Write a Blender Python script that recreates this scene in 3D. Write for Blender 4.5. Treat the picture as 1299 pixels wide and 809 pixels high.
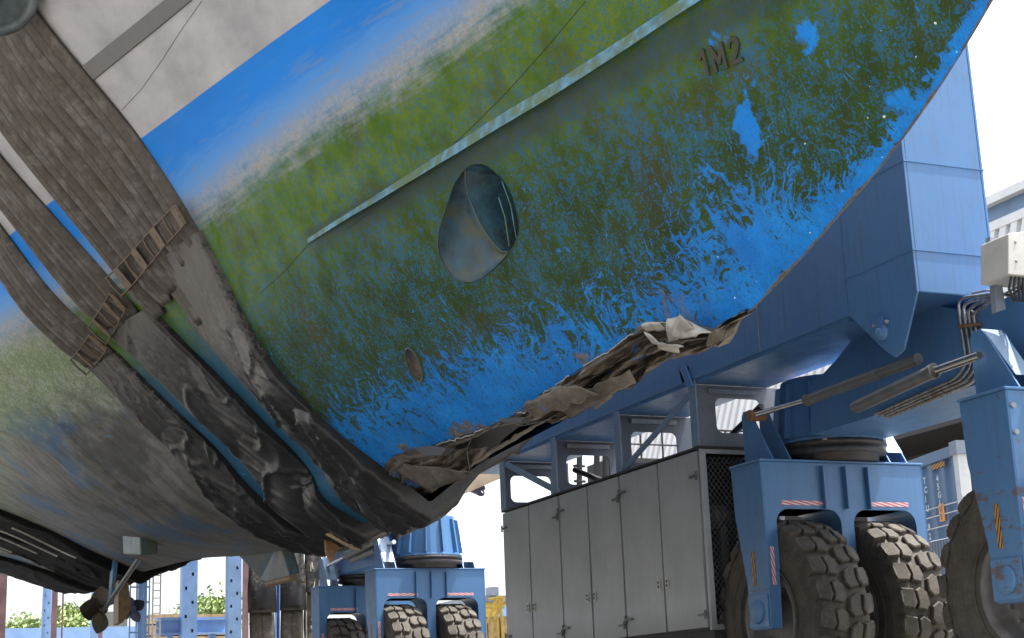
import bpy, bmesh, math, random
import numpy as np
from mathutils import Vector, noise
from mathutils.geometry import delaunay_2d_cdt, tessellate_polygon
random.seed(7)
R=math.radians
scn=bpy.context.scene
for o in list(bpy.data.objects): bpy.data.objects.remove(o)
COL=scn.collection

# ---------------- camera ----------------
YAW,PIT,ROL,FPX,CZ=0.40979659,0.24457708,-0.03849914,1957.87,0.25
cf=np.array([math.sin(YAW)*math.cos(PIT),math.cos(YAW)*math.cos(PIT),math.sin(PIT)])
_r0=np.array([math.cos(YAW),-math.sin(YAW),0]); _u0=np.cross(_r0,cf)
cr=_r0*math.cos(ROL)+_u0*math.sin(ROL); cu=-_r0*math.sin(ROL)+_u0*math.cos(ROL)
CC=np.array([0,0,CZ])
cam=bpy.data.cameras.new('camera'); co=bpy.data.objects.new('camera',cam); COL.objects.link(co)
cam.sensor_fit='HORIZONTAL'; cam.sensor_width=36; cam.lens=36*FPX/1299
cam.clip_start=.05; cam.clip_end=3000
from mathutils import Matrix
M=Matrix(((cr[0],cu[0],-cf[0],0),(cr[1],cu[1],-cf[1],0),(cr[2],cu[2],-cf[2],CZ),(0,0,0,1)))
co.matrix_world=M
scn.camera=co
# ---------------- sky and sun ----------------
SUN=np.array([.32,-.09,.94]); SUN/=np.linalg.norm(SUN)
w=bpy.data.worlds.new('World'); scn.world=w; w.use_nodes=True
nt=w.node_tree; bg=nt.nodes['Background']
sky=nt.nodes.new('ShaderNodeTexSky'); sky.sky_type='NISHITA'; sky.sun_disc=False
sky.sun_elevation=math.asin(SUN[2]); sky.sun_rotation=math.atan2(SUN[0],SUN[1])
sky.dust_density=3.5; sky.air_density=1.0; sky.ozone_density=1.0
hs_=nt.nodes.new('ShaderNodeHueSaturation'); hs_.inputs['Saturation'].default_value=.42; hs_.inputs['Value'].default_value=1.25
nt.links.new(sky.outputs[0],hs_.inputs['Color']); nt.links.new(hs_.outputs[0],bg.inputs[0]); bg.inputs[1].default_value=0.15
sl=bpy.data.lights.new('sun','SUN'); sl.energy=4.2; sl.angle=R(.5); sl.color=(1,.95,.87)
so=bpy.data.objects.new('sun',sl); COL.objects.link(so)
so.rotation_euler=Vector(SUN).to_track_quat('Z','Y').to_euler()
scn.view_settings.view_transform='Standard'; scn.view_settings.look='None'
scn.view_settings.exposure=1.28; scn.view_settings.gamma=1
scn.render.engine='CYCLES'
scn.cycles.max_bounces=8; scn.cycles.diffuse_bounces=5

# ---------------- measuring helpers ----------------
def ray(x,y): return cf+cr*(x-649.5)/FPX-cu*(y-404.5)/FPX
def onX(x,y,X): d=ray(x,y); return CC+d*X/d[0]
def onY(x,y,Y): d=ray(x,y); return CC+d*Y/d[1]
def onZ(x,y,Z): d=ray(x,y); return CC+d*(Z-CZ)/d[2]
def onL(x,y,D): return CC+ray(x,y)*D

# ---------------- materials ----------------
class NT:
    def __init__(s,name,rough=.5,metal=0.,spec=.5):
        m=bpy.data.materials.new(name); m.use_nodes=True; s.m=m; s.t=m.node_tree
        s.b=s.t.nodes['Principled BSDF']; s.b.inputs['Roughness'].default_value=rough
        s.b.inputs['Metallic'].default_value=metal
        s.b.inputs['Specular IOR Level'].default_value=spec
        s.geo=None
    def n(s,k,**kw):
        x=s.t.nodes.new(k)
        for a,b in kw.items(): setattr(x,a,b)
        return x
    def put(s,sock,v):
        if isinstance(v,bpy.types.NodeSocket): s.t.links.new(v,sock)
        elif v is not None:
            if isinstance(v,(tuple,list)) and len(v)==3 and sock.type=='RGBA': v=(*v,1)
            sock.default_value=v
    def pos(s):
        if not s.geo: s.geo=s.n('ShaderNodeNewGeometry')
        return s.geo.outputs['Position']
    def obj(s): return s.n('ShaderNodeTexCoord').outputs['Object']
    def mapv(s,v,scale=(1,1,1),rot=(0,0,0),loc=(0,0,0)):
        m=s.n('ShaderNodeMapping'); s.put(m.inputs[0],v); m.inputs['Scale'].default_value=scale
        m.inputs['Rotation'].default_value=rot; m.inputs['Location'].default_value=loc; return m.outputs[0]
    def noise(s,v,sc,det=4,rough=.55,dist=0.,col=False):
        x=s.n('ShaderNodeTexNoise'); s.put(x.inputs['Vector'],v); x.inputs['Scale'].default_value=sc
        x.inputs['Detail'].default_value=det; x.inputs['Roughness'].default_value=rough
        x.inputs['Distortion'].default_value=dist; return x.outputs[1 if col else 0]
    def vor(s,v,sc,feat='F1',rnd=1.):
        x=s.n('ShaderNodeTexVoronoi',feature=feat); s.put(x.inputs['Vector'],v); x.inputs['Scale'].default_value=sc
        x.inputs['Randomness'].default_value=rnd
        return x.outputs['Distance']
    def math(s,op,a,b=None,c=None,clamp=False):
        x=s.n('ShaderNodeMath',operation=op,use_clamp=clamp); s.put(x.inputs[0],a)
        if b is not None: s.put(x.inputs[1],b)
        if c is not None: s.put(x.inputs[2],c)
        return x.outputs[0]
    def ss(s,v,lo,hi,o0=0.,o1=1.):
        x=s.n('ShaderNodeMapRange',interpolation_type='SMOOTHSTEP'); s.put(x.inputs[0],v)
        s.put(x.inputs[1],lo); s.put(x.inputs[2],hi); s.put(x.inputs[3],o0); s.put(x.inputs[4],o1); return x.outputs[0]
    def lin(s,v,lo,hi,o0=0.,o1=1.):
        x=s.n('ShaderNodeMapRange'); s.put(x.inputs[0],v)
        s.put(x.inputs[1],lo); s.put(x.inputs[2],hi); s.put(x.inputs[3],o0); s.put(x.inputs[4],o1); return x.outputs[0]
    def mix(s,f,a,b):
        x=s.n('ShaderNodeMix',data_type='RGBA'); s.put(x.inputs[0],f); s.put(x.inputs[6],a); s.put(x.inputs[7],b); return x.outputs[2]
    def sep(s,v):
        x=s.n('ShaderNodeSeparateXYZ'); s.put(x.inputs[0],v); return x.outputs
    def attr(s,name):
        x=s.n('ShaderNodeAttribute'); x.attribute_name=name; return x.outputs['Fac']
    def vattr(s,name):
        x=s.n('ShaderNodeAttribute'); x.attribute_name=name; return x.outputs['Vector']
    def color(s,c): s.put(s.b.inputs['Base Color'],c); return s
    def rough(s,c): s.put(s.b.inputs['Roughness'],c); return s
    def bump(s,h,st=.3,d=.01):
        x=s.n('ShaderNodeBump'); x.inputs['Strength'].default_value=st; x.inputs['Distance'].default_value=d
        s.put(x.inputs['Height'],h); s.put(s.b.inputs['Normal'],x.outputs[0]); return s

def mat_simple(name,col,rough=.5,metal=0.,var=.25,sc=6,dirt=None,bump=.15,bsc=60,dsc=3,dth=(.55,.75)):
    k=NT(name,rough,metal); p=k.pos()
    n=k.noise(p,sc,5,.6); 
    c=k.mix(k.lin(n,.3,.7),tuple(x*(1-var) for x in col),tuple(min(1,x*(1+var)) for x in col))
    if dirt:
        d=k.noise(p,dsc,6,.65); c=k.mix(k.ss(d,dth[0],dth[1],0,.8),c,dirt)
    k.color(c)
    if bump: k.bump(k.noise(p,bsc,3,.6),bump,.004)
    k.rough(k.lin(n,.3,.7,max(0,rough-.08),min(1,rough+.1)))
    return k.m

def mat_hull():
    k=NT('weathered_hull_paint',.5,0,.16); p=k.pos(); x,y,z=k.sep(p)
    kd=k.attr('kd')
    n1=k.noise(p,.9,4); n2=k.noise(p,5,6,.65); n3=k.noise(p,26,5,.7); n4=k.noise(p,85,3,.6)
    along=k.mapv(p,(3,.5,8)); ns=k.noise(along,3.2,6,.65)
    steep=k.mapv(p,(9,9,1.6)); nt_=k.noise(steep,2.6,5,.7)
    # clean blue paint with stain streaks
    blue=k.mix(k.lin(n1,.3,.7),(.004,.16,.55),(.006,.20,.66))
    blue=k.mix(k.ss(ns,.55,.8,0,.35),blue,(.10,.24,.36))
    # fouling colours
    grn=k.mix(k.lin(n2,.35,.65),(.050,.112,.001),(.115,.175,.002))
    olive=k.mix(k.lin(n2,.36,.64),(.020,.042,.005),(.034,.070,.003))
    zz=k.math('ADD',z,k.math('MULTIPLY',k.math('SUBTRACT',n2,.5),.34))
    zz=k.math('ADD',zz,k.math('MULTIPLY',k.math('SUBTRACT',n1,.5),.5))
    algae=k.mix(k.ss(zz,2.45,3.15),olive,grn)
    brown=k.noise(k.mapv(p,(1,1,1),loc=(7,3,1)),2.1,5,.6)
    algae=k.mix(k.ss(brown,.50,.66,0,.5),algae,(.060,.048,.016))
    slime=k.mix(n2,(.009,.078,.155),(.025,.125,.225))
    m=k.math('ADD',k.math('MULTIPLY',n3,.55),k.math('MULTIPLY',nt_,.45))
    m=k.math('ADD',m,k.math('MULTIPLY',k.math('SUBTRACT',n2,.5),.35))
    m=k.math('ADD',m,k.math('MULTIPLY',k.math('SUBTRACT',n4,.5),.75))
    fsl=k.math('MULTIPLY',k.ss(m,.485,.59),k.ss(zz,3.35,2.6,.50,.9))
    foul=k.mix(fsl,algae,slime)
    # pale scum line below the boot stripe
    sc=k.math('ADD',k.math('MULTIPLY',n2,.5),k.math('MULTIPLY',n3,.5))
    cream=k.mix(k.lin(n3,.35,.65),(.30,.25,.15),(.33,.31,.25))
    cream=k.mix(k.ss(n4,.5,.62,0,.55),cream,(.25,.38,.55))
    zs=k.math('ADD',z,k.math('MULTIPLY',k.math('SUBTRACT',ns,.5),.30))
    # forward the scum line is higher
    zs=k.math('ADD',zs,k.lin(y,5,10,-.10,.0))
    f_cream=k.math('MULTIPLY',k.ss(zs,3.56,3.40),k.ss(k.math('ADD',k.math('MULTIPLY',sc,.5),k.math('MULTIPLY',ns,.5)),.34,.58,.35,.9))
    blue=k.mix(k.math('MULTIPLY',k.ss(zs,3.70,3.52),k.ss(z,3.3,3.4,0,.8)),blue,k.mix(ns,(.05,.24,.62),(.16,.33,.56)))
    col=k.mix(f_cream,blue,cream)
    streak=k.math('MULTIPLY',k.ss(ns,.52,.62),k.math('MULTIPLY',k.ss(zs,3.78,3.66),k.ss(zs,3.5,3.6)))
    col=k.mix(k.math('MULTIPLY',streak,.35),col,(.22,.27,.28))
    zf=k.math('ADD',zs,k.math('MULTIPLY',k.math('SUBTRACT',sc,.5),.26))
    f_foul=k.ss(zf,3.42,3.22)
    # aft of the slings the weed thins out
    thin=k.math('MULTIPLY',k.ss(y,11.6,12.6),k.ss(m,.46,.62,.35,.9))
    col=k.mix(f_foul,col,k.mix(thin,foul,(.30,.33,.27)))
    # dirty bare bottom aft, streaked across the hull
    tr=k.mapv(p,(.8,4.5,.8)); nb=k.noise(tr,2.2,6,.65); nb2=k.noise(k.mapv(p,(.35,3,.35)),1.6,4,.6)
    bott=k.mix(k.lin(k.math('ADD',k.math('MULTIPLY',nb,.45),k.math('MULTIPLY',n2,.55)),.36,.62),(.060,.058,.050),(.185,.18,.165))
    bott=k.mix(k.ss(k.noise(k.mapv(p,(.8,.8,1.2),loc=(2,5,0)),1.5,6,.65),.52,.64,0,.7),bott,(.045,.046,.040))
    bott=k.mix(k.math('MULTIPLY',k.ss(nb,.60,.68),k.ss(nb2,.5,.6,0,.8)),bott,(.30,.28,.26))
    bott=k.mix(k.ss(k.math('ADD',n1,k.math('MULTIPLY',n3,.12)),.60,.70,0,.7),bott,(.03,.12,.24))
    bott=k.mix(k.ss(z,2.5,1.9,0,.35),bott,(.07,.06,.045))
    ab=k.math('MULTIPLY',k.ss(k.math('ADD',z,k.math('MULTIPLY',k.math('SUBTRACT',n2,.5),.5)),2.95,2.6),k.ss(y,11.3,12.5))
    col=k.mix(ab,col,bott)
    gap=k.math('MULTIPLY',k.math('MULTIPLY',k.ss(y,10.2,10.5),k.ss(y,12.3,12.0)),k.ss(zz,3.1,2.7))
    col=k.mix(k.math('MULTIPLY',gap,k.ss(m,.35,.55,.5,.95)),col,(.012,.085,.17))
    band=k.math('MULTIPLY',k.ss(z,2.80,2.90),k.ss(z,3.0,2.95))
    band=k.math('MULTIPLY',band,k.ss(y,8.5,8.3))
    col=k.mix(k.math('MULTIPLY',band,.65),col,(.030,.045,.055))  # dirt and rail shadow painted together as one band below the rail
    # scraped-off fouling: bare blue along forefoot and stem
    wv=k.n('ShaderNodeVectorMath',operation='ADD'); k.put(wv.inputs[0],p)
    ww=k.n('ShaderNodeVectorMath',operation='SCALE'); k.put(ww.inputs[0],k.noise(p,2.2,3,.5,col=True)); ww.inputs[3].default_value=.5
    k.put(wv.inputs[1],ww.outputs[0])
    scr1=k.noise(k.mapv(wv.outputs[0],(1,9,2.6),rot=(R(28),0,0)),2.6,6,.72,.6)
    scr2=k.noise(k.mapv(wv.outputs[0],(1,2.4,12),rot=(R(-20),0,0)),2.2,6,.7,.4)
    s_=k.math('MAXIMUM',scr1,k.math('SUBTRACT',scr2,.015))
    edge=k.lin(kd,.05,.90,.22,-.15); edge=k.math('ADD',edge,k.math('MULTIPLY',k.ss(y,6.0,7.4,.0,.10),k.ss(kd,.85,.35)))
    fwd=k.math('MULTIPLY',k.ss(y,5.3,4.2,0,-.26),k.ss(kd,.0,.10))
    sv=k.math('ADD',k.math('ADD',s_,edge),fwd)
    sv=k.math('ADD',sv,k.math('MULTIPLY',k.math('SUBTRACT',n3,.5),.30))
    sv=k.math('ADD',sv,k.math('MULTIPLY',k.math('SUBTRACT',n4,.5),.22))
    fscr=k.math('MULTIPLY',k.ss(sv,.60,.66),k.ss(y,10.4,9.8))
    bblue=k.mix(k.lin(n2,.35,.65),(.005,.15,.50),(.010,.225,.66))
    bblue=k.mix(k.ss(n4,.56,.66,0,.5),bblue,(.03,.10,.14))
    col=k.mix(k.math('MULTIPLY',fscr,k.ss(zz,3.1,2.7)),col,bblue)
    spk=k.math('ADD',k.math('MULTIPLY',n3,.5),k.math('MULTIPLY',k.noise(k.mapv(p,(1,3,1.2),rot=(R(30),0,0)),42,3,.65),.5))
    fsk=k.math('MULTIPLY',k.ss(spk,.50,.60),k.math('MULTIPLY',fscr,k.lin(kd,.05,.6,.35,.9)))
    col=k.mix(fsk,col,k.mix(n2,(.020,.055,.045),(.02,.09,.16)))
    # fine scratches and round bare spots
    sp=k.noise(k.mapv(p,(1,1,1),loc=(3,1,9)),3.4,2,.4)
    fsp=k.math('MULTIPLY',k.ss(k.math('ADD',sp,k.math('ADD',k.math('MULTIPLY',k.math('SUBTRACT',n3,.5),.16),k.math('MULTIPLY',k.math('SUBTRACT',n2,.5),.22))),.64,.68),k.math('MULTIPLY',k.ss(y,5.9,5.2),k.ss(zz,3.9,3.6)))
    col=k.mix(fsp,col,bblue)
    fl=k.noise(k.mapv(wv.outputs[0],(1,16,3),rot=(R(15),0,0)),5,3,.5)
    fls=k.math('MULTIPLY',k.ss(fl,.67,.70),k.ss(zz,2.9,2.6,0,.75))
    col=k.mix(fls,col,(.02,.19,.50))
    # white primer flecks, bare metal at the torn edge
    fk=k.math('MULTIPLY',k.ss(k.noise(p,34,2,.5),.745,.765),k.math('MULTIPLY',k.ss(kd,.55,.1),k.ss(y,10,9.5)))
    col=k.mix(fk,col,(.7,.72,.7))
    bare=k.math('ADD',k.lin(kd,.16,.5,.20,-.2),k.noise(p,3.3,6,.7))
    bare=k.math('MULTIPLY',k.ss(bare,.655,.70),k.math('MULTIPLY',k.ss(y,10.2,9.6),k.ss(y,5.6,6.2)))
    metal=k.mix(k.lin(n3,.35,.65),(.07,.055,.04),(.20,.165,.125))
    col=k.mix(k.math('MULTIPLY',bare,.9),col,metal)
    stem=k.math('MULTIPLY',k.ss(k.math('ADD',kd,k.math('MULTIPLY',n2,.05)),.034,.026),k.ss(y,6.6,6.0))
    col=k.mix(stem,col,metal)
    # white topsides above the stripe
    whi=k.mix(k.lin(k.noise(k.mapv(p,(1,1,1.6)),2.2,7,.65),.32,.68),(.30,.295,.305),(.45,.44,.45))
    whi=k.mix(k.ss(ns,.5,.75,0,.25),whi,(.36,.33,.31))
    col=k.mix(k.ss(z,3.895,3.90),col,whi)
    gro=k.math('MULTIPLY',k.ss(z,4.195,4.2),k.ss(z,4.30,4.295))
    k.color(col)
    wet=k.math('ADD',k.math('MULTIPLY',n3,.25),k.lin(fscr,0,1,.42,.25))
    k.rough(wet)
    h=k.math('ADD',k.math('MULTIPLY',n3,.5),k.math('ADD',k.math('MULTIPLY',n4,.35),k.math('MULTIPLY',s_,.5)))
    h=k.math('MULTIPLY',h,k.ss(z,3.7,3.4,.06,1.))
    h=k.math('ADD',h,k.math('MULTIPLY',k.noise(p,1.3,2,.5),k.ss(z,3.8,3.95,.0,3.)))
    k.bump(h,.5,.012)
    return k.m

def mat_rigblue():
    k=NT('hoist_blue_paint',.38); p=k.pos(); x,y,z=k.sep(p)
    n=k.noise(p,.8,4,.5); n2=k.noise(p,9,6,.7); st=k.noise(k.mapv(p,(6,6,.5)),3,5,.65)
    c=k.mix(k.lin(n,.3,.7),(.062,.165,.345),(.082,.20,.40))
    c=k.mix(k.ss(st,.48,.70,0,.45),c,(.075,.125,.21))
    c=k.mix(k.ss(n2,.60,.74,0,.45),c,(.10,.12,.15))
    ru=k.noise(k.mapv(p,(1,1,2.4)),3.1,7,.75)
    lowm=k.math('ADD',k.ss(z,2.3,1.2,0,.06),k.math('MULTIPLY',k.ss(y,9.3,8.9),k.ss(z,2.35,2.2,0,.07)))
    c=k.mix(k.ss(k.math('ADD',ru,lowm),.655,.70,0,.75),c,(.13,.075,.035))
    k.color(c); k.rough(k.lin(n2,.3,.7,.30,.55)); k.bump(k.math('ADD',k.noise(p,3,3,.5),k.math('MULTIPLY',n2,.15)),.18,.01)
    return k.m
def mat_belt():
    k=NT('brown_webbing',.85); uv=k.n('ShaderNodeUVMap').outputs[0]; u,v,_=k.sep(uv); p=k.pos()
    a=k.noise(p,22,5,.6); b=k.noise(p,7,5,.65); 
    c=k.mix(k.lin(a,.3,.7),(.055,.046,.036),(.098,.083,.067))
    c=k.mix(k.ss(b,.48,.66,0,.6),c,(.165,.150,.138))
    c=k.mix(k.ss(k.noise(p,3.3,4,.6),.56,.70,0,.4),c,(.085,.066,.045))
    w=k.n('ShaderNodeTexWave',wave_type='BANDS',bands_direction='X'); k.put(w.inputs[0],k.mapv(uv,(.65,.0,1))); w.inputs['Scale'].default_value=1.; w.inputs['Distortion'].default_value=0
    c=k.mix(k.math('MAXIMUM',k.ss(w.outputs['Fac'],.0,.12,.5,0),k.ss(k.math('ABSOLUTE',k.math('SUBTRACT',u,.5)),.40,.5,0,.8)),c,(.02,.017,.013))  # dark grooves and edges: shade between belts painted into the webbing
    k.color(c); k.bump(k.math('ADD',k.math('MULTIPLY',a,.5),k.math('ADD',k.math('MULTIPLY',w.outputs['Fac'],.4),k.math('MULTIPLY',k.noise(p,90,2,.5),.25))),.5,.008); return k.m
def mat_sleeve(name='black_sleeve_fabric',base=(.010,.0095,.0095),scuff=(.115,.103,.09),up0=-.17,up1=.045,spec=.45,rmin=.33):
    k=NT(name,.5,0,spec); p=k.pos(); n=k.noise(p,16,6,.68); n2=k.noise(p,3,5,.6); f=k.noise(p,70,3,.6); z=k.sep(p)[2]
    c=k.mix(k.lin(n2,.3,.7),base,tuple(b*2.2 for b in base))
    s=k.math('ADD',k.math('MULTIPLY',n,.6),k.math('MULTIPLY',n2,.4)); s=k.math('ADD',s,k.math('MULTIPLY',k.math('SUBTRACT',f,.5),.25))
    up=k.ss(z,2.0,3.1,up0,up1)
    s=k.math('ADD',s,k.math('MULTIPLY',k.math('SUBTRACT',k.noise(p,38,4,.65),.5),.4)); g=k.ss(k.math('ADD',s,up),.42,.60,0,.9)
    c=k.mix(g,c,scuff)
    k.color(c); k.rough(k.lin(g,0,.9,rmin,.75)); k.bump(k.math('ADD',k.math('MULTIPLY',n2,1.),k.math('ADD',k.math('MULTIPLY',n,.4),k.math('MULTIPLY',f,.15))),.55,.014); return k.m
def mat_tyre():
    k=NT('dusty_rubber',.8); p=k.pos(); n=k.noise(p,5,6,.65); f=k.noise(p,45,4,.65)
    c=k.mix(k.lin(n,.3,.7),(.038,.033,.028),(.098,.086,.070)); c=k.mix(k.ss(f,.48,.75,0,.3),c,(.19,.165,.13))
    k.color(c); k.bump(f,.35,.006); return k.m
def mat_steel():
    k=NT('grey_galvanised_door',.45,.1); p=k.pos(); n=k.noise(p,2,5,.6); st=k.noise(k.mapv(p,(5,5,.35)),3,5,.7); f=k.noise(p,40,4,.6)
    c=k.mix(k.lin(n,.3,.7),(.34,.36,.375),(.42,.44,.455)); c=k.mix(k.ss(st,.52,.75,0,.25),c,(.22,.22,.215)); c=k.mix(k.ss(f,.5,.7,0,.15),c,(.2,.2,.2))
    c=k.mix(k.ss(k.sep(p)[2],1.15,.85,0,.45),c,(.13,.115,.09))
    k.color(c); k.bump(k.math('ADD',k.math('MULTIPLY',n,1.),k.math('MULTIPLY',f,.08)),.25,.03); return k.m
def mat_torn():
    k=NT('torn_bare_plating',.55,.15); p=k.pos(); n=k.noise(p,6,7,.72); f=k.noise(p,30,5,.7); l=k.noise(k.mapv(p,(8,1.2,8)),3,6,.7)
    c=k.mix(k.lin(n,.32,.68),(.045,.036,.027),(.18,.15,.115)); c=k.mix(k.ss(l,.5,.68,0,.75),c,(.075,.058,.042))
    c=k.mix(k.ss(f,.6,.72,0,.5),c,(.34,.30,.25)); c=k.mix(k.ss(k.noise(p,2.7,4,.6),.62,.67,0,.6),c,(.02,.13,.38))
    k.color(c); k.bump(k.math('ADD',n,k.math('MULTIPLY',f,.4)),.7,.02); return k.m
def mat_stripes(name,ca,cb,n,slant):
    k=NT(name,.6); uv=k.n('ShaderNodeUVMap').outputs[0]; u,v,_=k.sep(uv)
    s=k.math('FRACT',k.math('MULTIPLY',k.math('ADD',v,k.math('MULTIPLY',u,slant)),n))
    c=k.mix(k.ss(s,.48,.52),ca,cb); c=k.mix(k.ss(k.noise(k.pos(),30,4),.6,.75,0,.5),c,(.2,.17,.14)); k.color(c); return k.m
def mat_wall():
    k=NT('white_corrugated_sheet',.5); p=k.pos(); n=k.noise(k.mapv(p,(1,1,.3)),1.2,5,.6)
    k.color(k.mix(k.lin(n,.3,.7),(.52,.53,.53),(.66,.66,.65))); return k.m
def mat_ground():
    k=NT('pale_concrete',.9); p=k.pos(); n=k.noise(p,.5,6,.6); f=k.noise(p,12,5,.7)
    c=k.mix(k.lin(n,.3,.7),(.19,.18,.16),(.26,.245,.22)); c=k.mix(k.ss(f,.6,.75,0,.4),c,(.2,.18,.16)); k.color(c); k.bump(f,.3,.01); return k.m

MT={}
def mats():
    MT['hull']=mat_hull(); MT['rig']=mat_rigblue(); MT['rigl']=mat_simple('sunlit_blue_plate',(.30,.42,.58),.3,0,.15,5,(.2,.2,.2)); MT['belt']=mat_belt(); MT['sleeve']=mat_sleeve(); MT['sleevec']=mat_sleeve('black_sleeve_sheet',up0=-.19,up1=-.045); MT['sleeveb']=mat_sleeve('wet_black_sleeve',base=(.006,.006,.006),scuff=(.03,.028,.025),up0=-.2,up1=-.2,spec=.08,rmin=.8)
    MT['tyre']=mat_tyre(); MT['door']=mat_steel(); MT['torn']=mat_torn()
    MT['redw']=mat_stripes('red_white_tape',(.62,.10,.16),(.62,.60,.58),4.5,.35)
    MT['yelb']=mat_stripes('yellow_black_tape',(.62,.27,.02),(.05,.04,.03),3.5,.5)
    MT['wall']=mat_wall(); MT['ground']=mat_ground()
    MT['rim']=mat_simple('dusty_rim_paint',(.16,.15,.15),.5,.0,.3,8,(.10,.075,.05))
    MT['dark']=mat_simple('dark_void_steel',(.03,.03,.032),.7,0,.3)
    MT['chrome']=mat_simple('polished_rod',(.62,.60,.57),.16,1.,.1,20,None,0)
    MT['cyl']=mat_simple('grey_cylinder_paint',(.115,.118,.12),.42,.1,.3,10,(.055,.05,.045))
    MT['pipe']=mat_simple('steel_pipe',(.42,.39,.36),.3,.7,.2,20,(.2,.16,.12),0)
    MT['rust']=mat_simple('rusty_steel',(.22,.11,.05),.8,.1,.4,20,(.35,.25,.16))
    MT['buckle']=mat_simple('rusty_buckle_steel',(.12,.085,.055),.55,.5,.45,30,(.12,.07,.04))
    MT['ringm']=mat_simple('greasy_ring_steel',(.055,.055,.06),.5,.3,.3,10,(.16,.10,.06))
    MT['grey']=mat_simple('grey_paint',(.22,.25,.30),.45,0,.2,6,(.12,.11,.1))
    MT['brace']=mat_simple('grey_blue_brace_paint',(.17,.24,.34),.4,0,.15,6,(.14,.13,.12))
    MT['bulk']=mat_simple('primer_grey_blue',(.085,.10,.135),.55,0,.25,4,(.05,.05,.05))
    MT['boxw']=mat_simple('cream_box_paint',(.55,.53,.48),.4,0,.1,6)
    MT['bronze']=mat_simple('weathered_bronze',(.065,.052,.032),.5,.45,.35,12,(.06,.10,.07))
    MT['finp']=mat_simple('fouled_fin_paint',(.03,.13,.27),.5,0,.4,8,(.10,.10,.06),.3,40,6,(.42,.6))
    MT['scum']=mat_simple('fouled_brown_paint',(.17,.11,.05),.6,0,.4,12,(.05,.09,.12))
    MT['rail']=mat_simple('scraped_pale_blue_rail',(.10,.22,.29),.6,0,.5,14,(.10,.135,.03),.3,50,9,(.42,.58))
    MT['slime']=mat_simple('dark_slimy_blue',(.022,.065,.095),.45,0,.5,9,(.07,.075,.03),.4,50,6,(.42,.6))
    MT['letter']=mat_simple('dark_raised_letter',(.030,.030,.018),.6,0,.3,20,(.07,.06,.02))
    MT['post']=mat_simple('pale_blue_post_paint',(.27,.44,.74),.5,0,.15,3)
    MT['maroon']=mat_simple('maroon_column_paint',(.26,.15,.15),.6,0,.3,3)
    MT['white']=mat_simple('white_ship_paint',(.78,.77,.74),.4,0,.05,1)
    MT['anch']=mat_simple('dark_anchor_steel',(.05,.05,.09),.5,0,.2,5)
    MT['cont']=mat_simple('container_blue_grey_paint',(.12,.19,.29),.5,0,.15,2,(.12,.12,.13))
    MT['contw']=mat_simple('container_lettering',(.62,.62,.60),.6,0,.1,9)
    MT['strake']=mat_simple('dark_grey_strake',(.12,.115,.115),.55,0,.15,6)
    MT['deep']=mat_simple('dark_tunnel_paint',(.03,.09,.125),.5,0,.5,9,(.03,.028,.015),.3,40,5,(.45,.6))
    MT['bulkl']=mat_simple('grey_frame_paint',(.19,.205,.235),.5,0,.15,4,(.12,.11,.1))
    MT['bark']=mat_simple('bark',(.10,.07,.045),.9,0,.3,9)
    MT['leaf']=mat_simple('leaf',(.22,.30,.10),.6,0,.5,3)
    MT['yel']=mat_simple('yellow_stair_paint',(.62,.42,.08),.5,0,.2,6)
    MT['sand']=mat_simple('stacked_timber',(.42,.30,.17),.8,0,.4,8,(.2,.12,.07))
    MT['orange']=mat_simple('orange_plastic',(.8,.28,.03),.4,0,.1,5)
    MT['fend']=mat_simple('grey_green_sheave_paint',(.075,.095,.10),.5,.2,.4,14,(.14,.16,.16))
    MT['fabric_w']=mat_simple('frayed_fibre',(.5,.47,.42),.9,0,.3,30)
mats()

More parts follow.
